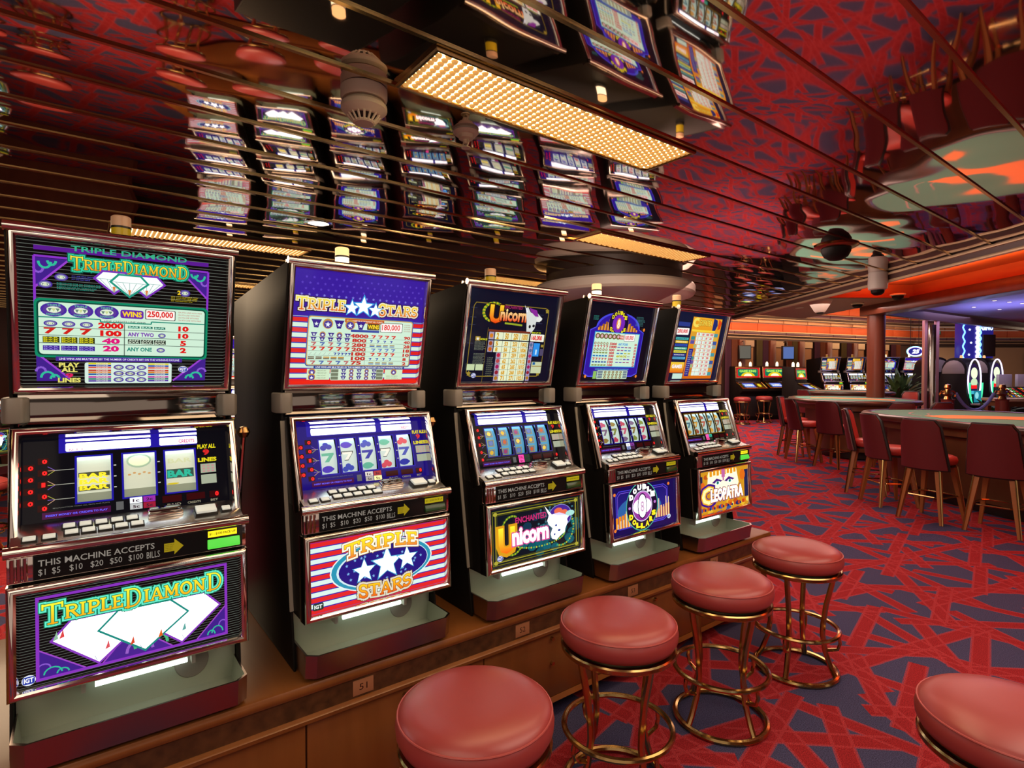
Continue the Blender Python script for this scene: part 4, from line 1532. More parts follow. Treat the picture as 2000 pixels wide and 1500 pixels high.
# outer part of the room: taupe ceiling, glowing orange cove, wooden beam, lilac ceiling
o = MB().slab([rd(SOF_R + .05, -6), rd(5.35, -6), rd(5.35, 9.6), rd(6.8, 9.6), rd(6.8, 13.2), rd(SOF_R + .05, 11.2)], 2.78, 2.86).build('ceiling_taupe', 'brownceil')
struct(o)
o = MB().slab([rd(-9.5, SOF_D + .05), rd(SOF_R + .05, SOF_D + .05), rd(SOF_R + .05, 11.2), rd(-9.5, 7.6 + SOF_D - 5)], 2.78, 2.86).build('ceiling_taupe', 'brownceil')
struct(o)
cv = MB()
cv.slab([rd(5.3, -6), rd(6.85, -6), rd(6.85, 9.65), rd(5.3, 9.65)], 3.0, 3.06)
cv.slab([rd(6.82, -6), rd(6.88, -6), rd(6.88, 9.65), rd(6.82, 9.65)], 2.78, 3.06)
cv.slab([rd(5.3, -6), rd(5.36, -6), rd(5.36, 9.65), rd(5.3, 9.65)], 2.78, 3.0)
cv.slab([rd(5.3, 9.58), rd(6.85, 9.58), rd(6.85, 9.65), rd(5.3, 9.65)], 2.78, 3.0)
o = cv.build('ceiling_cove', 'orange')
struct(o, 'orange lit cove in the ceiling above the gaming tables')
bm_ = MB().slab([rd(6.74, -6), rd(7.1, -6), rd(7.1, 10.95), rd(6.74, 10.95)], 2.60, 2.80).build('trim_3', 'columnwood', bevel=.01)
struct(bm_, 'reddish wooden beam resting on the column')
o = MB().slab([rd(7.1, -6), rd(19, -6), rd(19, 18), rd(13.6, 15.0), rd(7.1, 10.9)], 2.86, 2.92).build('ceiling_lilac', 'blueceil')
struct(o, 'lilac ceiling with tiny star lights')
o = rail('trim_4', rd(6.9, 10.85), rd(14.5, 15.6), 2.66, 2.95, .12, 'mauve')
struct(o)
MB().slab([rd(8.9, 5.6), rd(14, 8.2), rd(14, 8.9), rd(8.6, 6.4)], 2.62, 2.86).build('trim_5', 'columnwood', bevel=.01)['kind'] = 'structure'

M['streaky'] = mat('streaky_brushed_band', (0.34, 0.17, 0.09), 0.35, 0.5, noise=((3, 3, 60), 0.5, (0.55, 0.33, 0.2)))

# far walls with orange panels and plum bands
A0, A1, A2 = rd(-9, 7.6), rd(6.19, 16.06), rd(13.64, 19.2)
A0 = A1 + (A1 - A2) * 2.1
A3 = rd(19, 19.2)


def wall_run(name, a, b, label):
    t = (b - a).normalized()
    nn = Vector((t.y, -t.x, 0))          # towards the room
    w = MB().slab([a, b, b - nn * .1, a - nn * .1], -.1, 2.5).build(name, 'darkwall')
    struct(w, label)
    n = max(2, int((b - a).length / 1.0))
    for i in range(n):
        p, q = a + (b - a) * (i / n), a + (b - a) * ((i + 1) / n)
        g = t * .008
        MB().slab([p + g, q - g, q - g - nn * .06, p + g - nn * .06], 2.735, 2.97).build('orange_panel', 'orange', w, bevel=.004)
        MB().slab([p + g - nn * .1, q - g - nn * .1, q - g - nn * .16, p + g - nn * .16], 3.34, 3.85).build('orange_panel', 'orange', w, bevel=.004)
        MB().slab([p + g + nn * .12, q - g + nn * .12, q - g - nn * .05, p + g - nn * .05], 2.63, 2.715).build('plum_band', 'plum', w, bevel=.004)
        MB().slab([p + g, q - g, q - g - nn * .3, p + g - nn * .3], 3.21, 3.315).build('plum_band', 'plum', w, bevel=.004)
        MB().slab([p + g + nn * .03, q - g + nn * .03, q - g - nn * .1, p + g - nn * .1], 2.985, 3.085).build('metal_band', 'streaky', w, bevel=.004)
    for z0, z1 in ((2.47, 2.61), (3.12, 3.19)):
        MB().slab([a + nn * .06, b + nn * .06, b - nn * .1, a - nn * .1], z0, z1).build('dark_band', 'darkwall', w)
    for z, off in ((2.715, .13), (2.61, .13), (2.53, .08), (3.315, .01), (3.19, .01), (3.10, .05)):
        MB().slab([a + nn * off, b + nn * off, b - nn * .1, a - nn * .1], z, z + .02).build('cream_rail', 'cream', w)
    return w


wf = wall_run('wall_far', A0, A1 + (A2 - A1), 'far wall with orange panels, plum bands and cream rails')
wr = wall_run('wall_right', A2, A3, 'far right wall with orange frieze over beige panels')
o = MB().slab([rd(-9.5, -6), rd(-9.4, -6), rd(-9.4, 12), rd(-9.5, 12)], -.1, 2.5).build('wall_left', 'darkwall')
struct(o)
o = MB().slab([rd(-10, 6.2), rd(-6, 8.9), rd(-6, 9.0), rd(-10, 6.3)], -.1, 2.5).build('wall_back', 'columnwood')
struct(o)
o = MB().slab([rd(18.9, -6), rd(19, -6), rd(19, 19.2), rd(18.9, 19.2)], -.1, 3.0).build('wall_side', 'beigewall')
struct(o)
o = MB().slab([rd(-14, 8), rd(19, 21.5), rd(19, 22), rd(-14, 8.5)], 3.85, 3.9).build('ceiling_far', 'darkwall')
struct(o)
o = MB().slab([rd(-5, 11.3), rd(7, 13.4), rd(20, 18.0), rd(20, 22), rd(-5, 18)], 3.85, 3.9).build('ceiling_orange', 'orange')
struct(o)

# ------------------------------------------------------------------ slot machine
MW = 0.53
U_ = Vector((0, 1, 0))


def plane(p0, p1):
    V = Vector((p1[0] - p0[0], 0, p1[1] - p0[1]))
    h = V.length
    V.normalize()
    return Vector((p0[0], 0, p0[1])), V, Vector((V.z, 0, -V.x)), h


FRAME = [(0, -.04), (0, .002), (.003, .009), (.008, .013), (.014, .014), (.019, .011), (.0225, .003), (.024, -.008), (.024, -.035)]


M['print_reel'] = print_mat('reel_glass_print', 'NONE', 0.06, 0.08)


def make_machine(kind, label, lit=False, candle='on', group='slot machines in the front row'):
    t = thing('slot_machine', label, 'slot machine', group=group)
    B = lambda nm, mb, m, bev=0.0, lab=None, par=None: mb.build(nm, m, par or t, bevel=bev, label=lab)
    body = [(-.80, 0), (-.012, 0), (-.012, .185), (.12, .185), (.12, .53), (-.018, .54), (-.112, .815), (-.108, .92), (-.014, 1.338), (-.80, 1.282)]
    B('cabinet', MB().prism(body, 'y', .004, MW - .004), 'black')
    side = [(-.80, 0), (.05, 0), (.045, .03), (-.08, .815), (-.08, .912), (.008, 1.342), (-.80, 1.285)]
    B('side_panel', MB().prism(side, 'y', -.004, .004), 'black', .0015)
    B('side_panel', MB().prism(side, 'y', MW - .004, MW + .004), 'black', .0015)
    door = [(-.05, .188), (.138, .188), (.134, .52), (.120, .548), (.066, .562), (-.016, .822), (-.07, .822)]
    for y0 in (.0045, MW - .0125):
        B('door_side', MB().prism(door, 'y', y0, y0 + .008), 'black2', .001)
        B('edge_trim', MB().add([(.0215 - .001, y0 - .012 if y0 < .1 else y0 + .012, .19), (.026, y0 - .012 if y0 < .1 else y0 + .012, .19), (-.074, y0 - .012 if y0 < .1 else y0 + .012, .81), (-.079, y0 - .012 if y0 < .1 else y0 + .012, .81),
                                 (.0205, y0 + .004, .19), (.026, y0 + .004, .19), (-.074, y0 + .004, .81), (-.079, y0 + .004, .81)],
                                [(0, 1, 2, 3), (7, 6, 5, 4), (0, 4, 5, 1), (1, 5, 6, 2), (2, 6, 7, 3), (3, 7, 4, 0)]), 'trimgrey')
    # --- top box with the pay table
    O, V, N, h = plane((-.08, .914), (.015, 1.342))
    B('pay_table_frame', MB().sweep_frame(O - N * .004, U_, V, N, MW, h, FRAME), 'chrome')
    B('top_rail', MB().tube([(O + V * (h + .002) + N * .004 + U_ * y) for y in (-.006, .01, MW - .01, MW + .006)], .0125, 12), 'chrome')
    g = .0235
    a = PAY[kind](MW - 2 * g, h - 2 * g)
    me = a.mesh('pay_table_glass', 'print', O + U_ * g + V * g - N * .008, U_, V, N)
    link('pay_table_glass', me, t)
    B('pay_glass_backing', MB().obox(O, U_, V, N, .01, MW - .01, .01, h - .01, -.03, -.0085), 'black2')
    # --- smoked mirror strip and corner blocks
    B('mirror_strip', MB().box(-.10, -.088, .012, MW - .012, .826, .915), 'smoke', .001)
    for y0, y1 in ((-.022, .036), (MW - .036, MW + .022)):
        B('corner_block', MB().prism([(-.15, y0 + (0 if y0 > 0 else .004)), (-.085, y0), (-.058, y0 + .012), (-.058, y1 - .012), (-.085, y1), (-.15, y1)], 'z', .836, .906), 'greybox', .006)
    # --- reel window
    O, V, N, h = plane((.077, .560), (-.010, .828))
    O, h = O - V * .032, h + .032
    B('reel_frame', MB().sweep_frame(O - N * .002, U_, V, N, MW, h, FRAME[:-1] + [(.024, -.042)]), 'chrome')
    gw, gh, g0 = MW - .046, .228, .066
    GO = O + U_ * .023 + V * g0 - N * .034
    link('reel_glass', reel_glass(kind, gw, gh).mesh('reel_glass', 'print_reel', GO, U_, V, N), t)
    for k, (x, y, w_, h_) in enumerate(reel_layout(kind)):
        ra = reel_strip(kind, k, w_ * gw + .004, h_ * gh + .012)
        link('reel', ra.mesh('reel', 'reelprint', GO + U_ * (x * gw - .002) + V * (y * gh - .006) - N * .010, U_, V, N, curve=.19), t)
    lt = reel_layout(kind)
    B('reel_lamp', MB().tube([GO + U_ * (gw * x) + V * (gh * .775) - N * .009 for x in (lt[0][0] - .02, lt[-1][0] + lt[-1][2] + .02)], .0045, 6), 'reellamp')
    # --- button deck
    deck = [(.0, .590), (.034, .585), (.128, .553), (.128, .52), (.0, .52)]
    B('button_deck', MB().prism(deck, 'y', .006, MW - .006), 'steel', .002)
    B('deck_lip', MB().tube([(.134, y, .541) for y in (-.004, .012, MW - .012, MW + .004)], .0145, 12), 'chrome')
    DO, DV, DN, dh = plane((.128, .553), (.034, .585))
    DN = -DN if DN.z < 0 else DN

    def btn(y, v, w, d_, hh, nm='button', m='button'):
        B(nm, MB().obox(DO, U_, DV, DN, y - w / 2 - .003, y + w / 2 + .003, v - d_ / 2 - .003, v + d_ / 2 + .003, -.002, hh * .55), 'black2', .001)
        B(nm, MB().obox(DO, U_, DV, DN, y - w / 2, y + w / 2, v - d_ / 2, v + d_ / 2, 0, hh), m, .0018)
    for k in range(5):
        btn(MW * (.225 + .064 * k), .062, .025, .018, .008)
        btn(MW * (.235 + .066 * k), .030, .027, .018, .008)
    for k in range(2):
        btn(MW * (.08 + .072 * k), .022, .025, .018, .008)
    btn(MW * .815, .046, .052, .036, .016)
    btn(MW * .915, .046, .022, .02, .010)
    B('coin_entry', MB().obox(DO, U_, DV, DN, MW * .55, MW * .71, .05, .085, -.002, .012), 'chrome', .004)
    B('coin_cover', MB().obox(DO, U_, DV, DN, MW * .555, MW * .70, .055, .08, .011, .022), 'smoke', .006)
    # --- bill acceptor row
    B('bill_door', MB().box(.115, .138, .002, MW - .002, .466, .530), 'chrome', .003)
    for k in range(3):
        B('corner_rib', MB().tube([(.139, .012 + .012 * k, .470), (.139, .012 + .012 * k, .526)], .0045, 6), 'chrome')
    ba = bill_art(MW - .11, .058, lit)
    bo = B('bill_sign', MB().box(.132, .1395, .050, MW - .012, .468, .528), 'black2', .001)
    link('bill_lettering', ba.mesh('bill_lettering', 'print', Vector((.1398, .052, .469)), U_ * (.40 / (MW - .11)) * 1.0, Vector((0, 0, 1)), Vector((1, 0, 0))), bo)
    yb = Art(.075, .018)
    yb.rect(0, 0, 1, 1, c('#f8e020', 1.3 if lit else .45))
    yb.text('$1 - $100 FACE UP', .05, .3, .9, .4, c('#605010'), .02)
    link('bill_label', yb.mesh('bill_label', 'print', Vector((.1402, MW - .102, .506)), U_, Vector((0, 0, 1)), Vector((1, 0, 0))), t)
    gb = B('bill_slot', MB().prism([(.13, .474), (.146, .474), (.150, .480), (.142, .500), (.13, .500)], 'y', MW - .103, MW - .020), M['slot_lit'] if lit else M['slot_dark'], .0015)
    # --- belly glass
    O, V, N, h = plane((.152, .188), (.141, .460))
    B('belly_frame', MB().sweep_frame(O - N * .004, U_, V, N, MW, h, FRAME), 'chrome')
    link('belly_glass', BELLY[kind](MW - .046, h - .046).mesh('belly_glass', 'print', O + U_ * .023 + V * .023 - N * .008, U_, V, N), t)
    B('belly_glass_backing', MB().obox(O, U_, V, N, .01, MW - .01, .01, h - .01, -.03, -.0085), 'black2')
    # --- coin tray
    P0 = [(-.005, .004), (.150, .004), (.174, .032), (.174, MW - .032), (.150, MW - .004), (-.005, MW - .004)]
    P1 = [(-.005, .004), (.140, .004), (.162, .032), (.162, MW - .032), (.140, MW - .004), (-.005, MW - .004)]

    def inset(P, e):
        return [(x - (e if x > 0 else 0), y + (e if y < MW / 2 else -e)) for x, y in P]
    n = 6
    top = [(x, y, .090) for x, y in P0]
    B('tray_shell', MB().add([(x, y, .014) for x, y in P1] + top + [(x, y, .090) for x, y in inset(P0, .006)],
                             [(0, 1, 2, 3, 4, 5)[::-1]] + [(i, (i + 1) % n, n + (i + 1) % n, n + i) for i in range(n)] + [(n + i, n + (i + 1) % n, 2 * n + (i + 1) % n, 2 * n + i) for i in range(n)]), 'trayfront')
    B('tray_pan', MB().add([(x, y, .0902) for x, y in inset(P0, .006)] + [(x - .03 if x > 0 else x, y, .024) for x, y in inset(P0, .012)],
                           [(i, (i + 1) % n, n + (i + 1) % n, n + i) for i in range(n)] + [(6, 7, 8, 9, 10, 11)]), 'traysteel')
    B('tray_back', MB().box(-.013, -.004, .006, MW - .006, .016, .186), 'traysteel')
    B('hopper_cup', MB().add([(-.0035 + .004 * 0, .405 + .046 * cos(2 * PI * i / 24), .105 + .05 * sin(2 * PI * i / 24)) for i in range(24)] + [(-.0005, .405 + .043 * cos(2 * PI * i / 24), .105 + .047 * sin(2 * PI * i / 24)) for i in range(24)],
                             [(i, (i + 1) % 24, 24 + (i + 1) % 24, 24 + i) for i in range(24)] + [tuple(range(24, 48))]), 'greybox')
    B('tray_bracket', MB().box(.0, .012, .0, .008, 0, .09), 'steel')
    B('tray_foot', MB().box(.02, .13, MW - .06, MW - .05, 0, .016), 'chrome')
    B('tray_lamp', MB().tube([(.022, .17, .124), (.022, .39, .124)], .0075, 10), 'lampwhite')
    B('lamp_holder', MB().box(-.004, .032, .140, .150, .112, .186).box(-.004, .032, .40, .410, .112, .186), 'white')
    # --- candle on the top
    cb = B('candle_base', MB().lathe([(.03, 0), (.03, .026), (.026, .028)], 16, (-.18, .25, 1.325)), 'black2')
    up, lo = {'on': ('candle_hot', 'candle_hot'), 'top': ('candle_on', 'candle_hot'), 'off': ('candle_peach', 'candle_yellow')}[candle]
    B('candle_lower', MB().lathe([(.026, .0), (.026, .060)], 18, (-.18, .25, 1.352)), lo)
    B('candle_ring', MB().lathe([(.027, 0), (.027, .006)], 18, (-.18, .25, 1.412)), 'black2')
    B('candle_upper', MB().lathe([(.026, .0), (.026, .028), (.022, .032)], 18, (-.18, .25, 1.418)), up)
    # --- lever arm
    lv = B('lever', MB().tube([(-.16, MW + .004, .44), (-.15, MW + .03, .46), (-.10, MW + .034, .64), (-.055, MW + .034, .77)], [.014, .012, .008, .007], 8), 'chrome')
    B('lever_knob', MB().lathe([(0.0, -.02), (.012, -.016), (.02, 0), (.012, .016), (.0, .02)], 14, (-.052, MW + .034, .782)), 'darkbrass', 0, None, lv)
    return t


M['slot_lit'] = emis('bill_slot_lit', (0.10, 0.75, 0.06), 1.0, 'NONE')
M['slot_dark'] = mat('bill_slot_dark', (0.02, 0.07, 0.02), 0.2)

FX, FZ = -1.92, 0.50
Y0, YP = -0.141, 0.692
ROW = [('diamond', 'slot machine with big white diamonds on its striped purple glass, nearest in the row', True, 'off'),
       ('stars', 'slot machine with red and white stripes and three white stars on its glass', False, 'top'),
       ('unicorn', 'slot machine with white unicorn head and leafy gold frame on dark glass', False, 'off'),
       ('dollars', 'slot machine with round double dollar badge and city skyline on blue glass', False, 'top'),
       ('pharaoh', 'slot machine with golden queen face and bright green bill slot, far end of the row', True, 'off')]
MACH = {}
for k, (kind, lab, lit, cand) in enumerate(ROW):
    m_ = make_machine(kind, lab, lit, cand)
    m_.location = (FX, Y0 + YP * k, FZ)
    MACH[kind] = m_

# ------------------------------------------------------------------ console under the front row
con = thing('machine_console', 'long wooden console with panelled front that carries the row of slot machines', 'console', (-2.0, 1.2, 0))


def cbuild(nm, mb, m, bev=0.0):
    o = mb.build(nm, m, con, bevel=bev)
    o.location = (2.0, -1.2, 0)
    return o


CY0, CY1, CXF = -1.2, 3.38, -1.765
prof = [(-2.75, .462), (CXF - .02, .462), (CXF - .006, .466), (CXF, .476), (CXF, .487), (CXF - .006, .497), (CXF - .018, .50), (-2.75, .50)]
cbuild('worktop', MB().prism(prof, 'y', CY0, CY1), 'wood')
cbuild('fascia', MB().box(-2.6, CXF - .012, CY0 + .01, CY1 - .015, .398, .462), 'wood_dark')
prof = [(-2.6, .372), (CXF - .012, .372), (CXF + .002, .378), (CXF + .004, .390), (CXF - .008, .398), (-2.6, .398)]
cbuild('moulding', MB().prism(prof, 'y', CY0 + .005, CY1 - .01), 'wood')
cbuild('carcase', MB().box(-2.74, CXF - .035, CY0 + .02, CY1 - .03, .08, .372), 'wood_dark')
cbuild('plinth', MB().box(-2.6, CXF - .11, CY0 + .05, CY1 - .06, 0, .08), 'black2')
cbuild('bottom_rail', MB().prism([(-2.0, .062), (CXF - .02, .062), (CXF - .008, .072), (CXF - .02, .09), (-2.0, .09)], 'y', CY0 + .01, CY1 - .02), 'wood')
seams = [-1.18, -.82, -.14, .56, 1.24, 1.93, 2.62, 3.35]
for a, b in zip(seams[:-1], seams[1:]):
    p = cbuild('front_panel', MB().box(CXF - .036, CXF - .02, a + .003, b - .003, .092, .371), 'wood', .0015)
    for z in (.345, .24):
        l = MB().tube([(CXF - .022, b + (-.02 if b > 1.5 else -.02) - .32 + .0, z), (CXF - .006, b - .34, z)], .008, 10).build('panel_lock', 'brass', p)
for k in range(4):
    num = str(51 + k)
    yc = .744 + .680 * k
    pl = cbuild('number_plate', MB().box(CXF - .012, CXF - .009, yc - .036, yc + .036, .406, .456), 'plate', .0008) if 'plate' in M else None
    if pl is None:
        M['plate'] = mat('brass_plate_tan', (0.40, 0.17, 0.08), 0.4)
        pl = cbuild('number_plate', MB().box(CXF - .012, CXF - .009, yc - .036, yc + .036, .406, .456), 'plate', .0008)
    a = Art(.07, .05)
    a.text(num, .3, .3, .4, .42, c('#281008'), .0)
    link('number', a.mesh('number', 'paint', Vector((CXF - .0088, yc - .035, .406)), U_, Vector((0, 0, 1)), Vector((1, 0, 0))), pl)

# ------------------------------------------------------------------ round casino stools
def make_stool(label, group=None):
    t = thing('casino_stool', label, 'stool', group=group)
    R = .2075
    seat = [(0, .630), (.06, .631), (.12, .628), (.165, .620), (.190, .608), (.2015, .594), (R, .572), (R - .002, .552), (.196, .534), (.175, .526), (0, .526)]
    MB().lathe(seat[::-1], 48).build('seat_cushion', 'red_vinyl', t, smooth=70)
    MB().ring((0, 0, .5955), .2015, .0028, 48, 6).build('seat_piping', 'seam', t)
    MB().lathe([(.182, .500), (.199, .500), (.203, .505), (.203, .517), (.199, .522), (.182, .522)], 40).build('seat_ring', 'brass', t)
    MB().lathe([(0, .504), (.18, .504), (.18, .526), (0, .526)], 24).build('seat_base', 'black2', t)
    MB().ring((0, 0, .22), .19, .0105, 48, 8).build('foot_ring', 'brass', t)
    MB().ring((0, 0, .0125), .185, .0125, 48, 8).build('base_ring', 'brass', t)
    for k in range(4):
        a = PI / 4 + k * PI / 2 + .35
        q = Vector((cos(a), sin(a), 0))
        P = lambda r, z: q * r + Vector((0, 0, z))
        MB().tube([P(.165, .504), P(.158, .46), P(.135, .36), P(.122, .26), P(.120, .21), P(.132, .13), P(.160, .05), P(.176, .018)], .0125, 8).build('leg', 'brass', t)
        MB().tube([P(.190, .22), P(.196, .185), P(.186, .155), P(.160, .145), P(.132, .135)], .008, 6).build('foot_bracket', 'brass', t)
    return t


stool0 = make_stool('red round stool with brass frame, second from the camera along the slot row', 'stools along the front slot row')
stool0.location = (-1.343, 1.513, 0)
stool0.rotation_euler = (0, 0, .3)
for (x, y, lab, gr) in (
        (-1.218, .819, 'red round stool cut by the bottom edge, nearest to the striped star machine', 'stools along the front slot row'),
        (-1.345, 2.165, 'red round stool with brass frame, third along the slot row', 'stools along the front slot row'),
        (-1.347, 2.832, 'red round stool with brass frame at the far end of the slot row', 'stools along the front slot row'),
        (-.345, 1.885, 'red round stool seat peeking in at the bottom right corner', None)):
    r_ = dup(stool0, (x, y, 0), x * 7 + y * 3, lab, gr)
    if gr is None:
        del r_['group']

# ------------------------------------------------------------------ ceiling fittings
def make_fixture(label, L=1.24, w=.272):
    t = thing('ceiling_light', label, 'ceiling light', group='prismatic ceiling lights')
    MB().sweep_frame(Vector((0, 0, 0)), Vector((1, 0, 0)), Vector((0, 1, 0)), Vector((0, 0, -1)), w, L, [(0, -.01), (0, .008), (.004, .013), (.012, .013), (.016, .004), (.016, -.006)]).build('frame', 'darkbrass', t)
    MB().box(.012, w - .012, .012, L - .012, -.002, .004).build('glowing_pane', 'lampglow', t)
    pr = MB()
    nx, ny = 10, 44
    for j in range(ny):
        for i in range(nx):
            x = .026 + (w - .052) * (i + (.5 if j % 2 else 0)) / (nx - .5)
            y = .028 + (L - .056) * j / (ny - 1)
            R = .0118
            vs, fs = [(x, y, -.0135)], []
            for (rr_, z) in ((R * .62, -.011), (R, -.004)):
                vs += [(x + rr_ * cos(2 * PI * q / 8), y + rr_ * sin(2 * PI * q / 8), z) for q in range(8)]
            fs += [(0, 1 + (q + 1) % 8, 1 + q) for q in range(8)] + [(1 + q, 1 + (q + 1) % 8, 9 + (q + 1) % 8, 9 + q) for q in range(8)]
            pr.add(vs, fs)
    me = bpy.data.meshes.new('prism_studs')
    me.from_pydata(pr.v, [], pr.f)
    me.polygons.foreach_set('use_smooth', [True] * len(me.polygons))
    me.materials.append(M['prism'])
    link('prism_studs', me, t)['kind'] = 'stuff'
    return t


xs = lambda k: -0.53 - PITCH_S * (k + 1) + .007          # left side of strip k
fx0 = make_fixture('glowing amber prism light panel in the ceiling, largest and nearest to the camera')
fx0.location = (xs(3), .813, CH - .001)
for (k, y, lab) in ((13, .16, 'glowing prism light panel above the nearest slot machine'),
                    (7, 2.70, 'glowing prism light panel in the ceiling above the last machines of the row'),
                    (13, 3.1, 'thin sliver of prism light panel between the second and third machine tops'),
                    (-1, -2.2, 'prism light panel in the ceiling behind the camera'),
                    (3, -2.6, 'prism light panel behind the camera, over the slot row'),
                    (20, 1.2, 'prism light panel over the hidden bank')):
    dup(fx0, (xs(int(k)), y, CH - .001), 0, lab)

sd = thing('smoke_detector', 'beige dome smoke detector with vertical slots hanging from the mirrored ceiling', 'smoke detector', (-1.775, .753, CH))
MB().lathe([(.0, 0), (.075, 0), (.075, -.03), (.070, -.040), (.0, -.040)][::-1], 28).build('mount', 'beige', sd)
MB().lathe([(.0, -.045), (.066, -.045), (.074, -.055), (.074, -.068), (.055, -.086), (.05, -.088), (0, -.088)][::-1], 28).build('body', 'beige', sd)
MB().lathe([(0, -.112), (.030, -.112), (.034, -.108), (.034, -.104), (0, -.104)], 20).build('cap', 'beige', sd)
for i in range(16):
    a = 2 * PI * i / 16
    q = Vector((cos(a), sin(a), 0))
    MB().tube([q * .052 + Vector((0, 0, -.086)), q * .033 + Vector((0, 0, -.108))], .004, 5).build('slat', 'beige', sd)
MB().lathe([(0, -.105), (.03, -.105), (.045, -.088), (0, -.088)], 16).build('chamber', 'black2', sd)

sp = thing('sprinkler', 'small beige ceiling sprinkler head beside the smoke detector', 'sprinkler', (-1.832, 1.187, CH))
MB().lathe([(0, 0), (.048, 0), (.05, -.008), (.04, -.018), (0, -.018)][::-1], 24).build('rose', 'beige', sp)
MB().lathe([(0, -.018), (.03, -.018), (.028, -.032), (.012, -.036), (.010, -.05), (0, -.05)][::-1], 16).build('body', 'beige', sp)
MB().tube([(-.012, 0, -.035), (-.02, 0, -.05), (-.006, 0, -.064), (.006, 0, -.064), (.02, 0, -.05), (.012, 0, -.035)], .0035, 6).build('yoke', 'beige', sp)
MB().lathe([(0, -.064), (.018, -.064), (.018, -.067), (0, -.067)][::-1], 12).build('deflector', 'beige', sp)

dl = thing('downlight', 'round white downlight recessed in the mirrored ceiling between the first two machines', 'downlight', (-3.497, 1.185, CH))
MB().lathe([(.06, .01), (.085, .002), (.085, -.006), (.062, -.008), (.06, .0)], 28).build('trim_ring', 'chrome', dl)
MB().lathe([(0, -.004), (.06, -.004), (.06, .004), (0, .004)], 24).build('lens', 'downlight', dl)

dm = thing('dome_camera', 'black dome security camera on a bronze plate under the mirrored ceiling', 'camera', (-1.812, 4.358, CH))
MB().lathe([(0, 0), (.14, 0), (.145, -.008), (.12, -.02), (.10, -.022), (0, -.022)][::-1], 32).build('plate', 'darkbrass', dm)
MB().lathe([(.098, -.02), (.096, -.045), (.078, -.08), (.045, -.102), (0, -.11)], 32).build('dome', 'black', dm)

pz = thing('dome_camera', 'white barrel security camera with dark lens at the ceiling fascia', 'camera', (*rd(3.25, 4.95)[:2], CH))
pz.location = Vector((-2.05, 5.80, CH))
MB().lathe([(0, 0), (.075, 0), (.08, -.10), (.075, -.15), (.06, -.16), (0, -.16)][::-1], 24).build('housing', 'white', pz)
MB().lathe([(.055, -.158), (.052, -.185), (.03, -.205), (0, -.21)], 20).build('lens', 'black', pz)

dr = thing('drum_soffit', 'round pale drum hanging from the mirrored ceiling behind the last machines', 'ceiling drum', (*rd(.967, 5.42)[:2], 0))
MB().lathe([(0, 2.195), (.70, 2.195), (.74, 2.205), (.755, 2.225), (.755, 2.285), (.74, 2.305), (.70, 2.31), (0, 2.31)], 64).build('disc', 'drum', dr)
MB().lathe([(.64, 2.31), (.64, CH)], 48).build('neck', 'darkwall', dr)

for (r, d, z, kind) in ((6.25, 9.15, 2.78, 'a'), (5.0, 8.2, 2.78, 'b'), (6.3, 10.3, 2.78, 'b'), (5.4, 9.9, 2.78, 'w'), (5.6, 11.0, 2.78, 'd')):
    if kind in 'ab':
        o = thing('dome_camera', {'a': 'small black dome camera below the orange cove near the column', 'b': 'small dark dome camera on the taupe ceiling'}[kind], 'camera', rd(r, d, z))
        if kind == 'b':
            o['label'] = 'small black dome camera hanging at the fascia of the orange cove' if d < 9 else 'small dark camera beside the top of the wooden column'
        MB().lathe([(0, 0), (.11, 0), (.11, -.02), (.09, -.03), (0, -.03)][::-1], 20).build('plate', 'beige', o)
        MB().lathe([(.085, -.03), (.08, -.06), (.05, -.09), (0, -.10)], 20).build('dome', 'black', o)
    elif kind == 'w':
        o = thing('speaker', 'white cone shaped fitting on the taupe ceiling', 'speaker', rd(r, d, z))
        MB().lathe([(0, 0), (.20, 0), (.19, -.03), (.09, -.20), (.07, -.22), (0, -.22)][::-1], 20).build('cone', 'white', o)
        MB().lathe([(0, -.221), (.06, -.221), (.05, -.24), (0, -.245)], 12).build('lens', 'black', o)
    else:
        o = thing('downlight', 'tiny bright downlight in the taupe ceiling', 'downlight', rd(r, d, z))
        MB().lathe([(.05, .0), (.08, -.002), (.08, -.01), (.05, -.012)], 20).build('trim_ring', 'white', o)
        MB().lathe([(0, -.008), (.05, -.008), (.05, 0), (0, 0)], 20).build('lens', 'downlight', o)

sl = None
for i, (u, d) in enumerate(((1866, 10.0), (1907, 10.3), (1940, 10.5), (1969, 10.7), (1994, 10.9), (1822, 9.9), (1900, 11.5), (1950, 11.9))):
    r = (u - 1000) / 1100 * d
    if sl is None:
        sl = thing('star_light', 'tiny star light in the lilac ceiling, first of the front line', 'downlight', rd(r, d, 2.86), group='star lights in the lilac ceiling')
        MB().lathe([(.03, 0), (.045, -.002), (.045, -.008), (.03, -.01)], 14).build('trim_ring', 'white', sl)
        MB().lathe([(0, -.012), (.03, -.012), (.03, 0), (0, 0)], 12).build('lens', 'star', sl)
    else:
        dup(sl, rd(r, d, 2.86), 0, 'tiny star light in the lilac ceiling, %s' % ('', 'second from the left in the front line', 'third from the left in the front line', 'fourth from the left in the front line', 'rightmost in the front line', 'leftmost of all', 'left one of the rear pair', 'right one of the rear pair')[i])

# ------------------------------------------------------------------ gaming tables and chairs
def superell(a, b, p, n=56, k=1.0):
    out = []
    for i in range(n):
        t = 2 * PI * i / n
        cx, cy = cos(t), sin(t)
        out.append((a * k * math.copysign(abs(cx) ** (2 / p), cx), b * k * math.copysign(abs(cy) ** (2 / p), cy)))
    return out


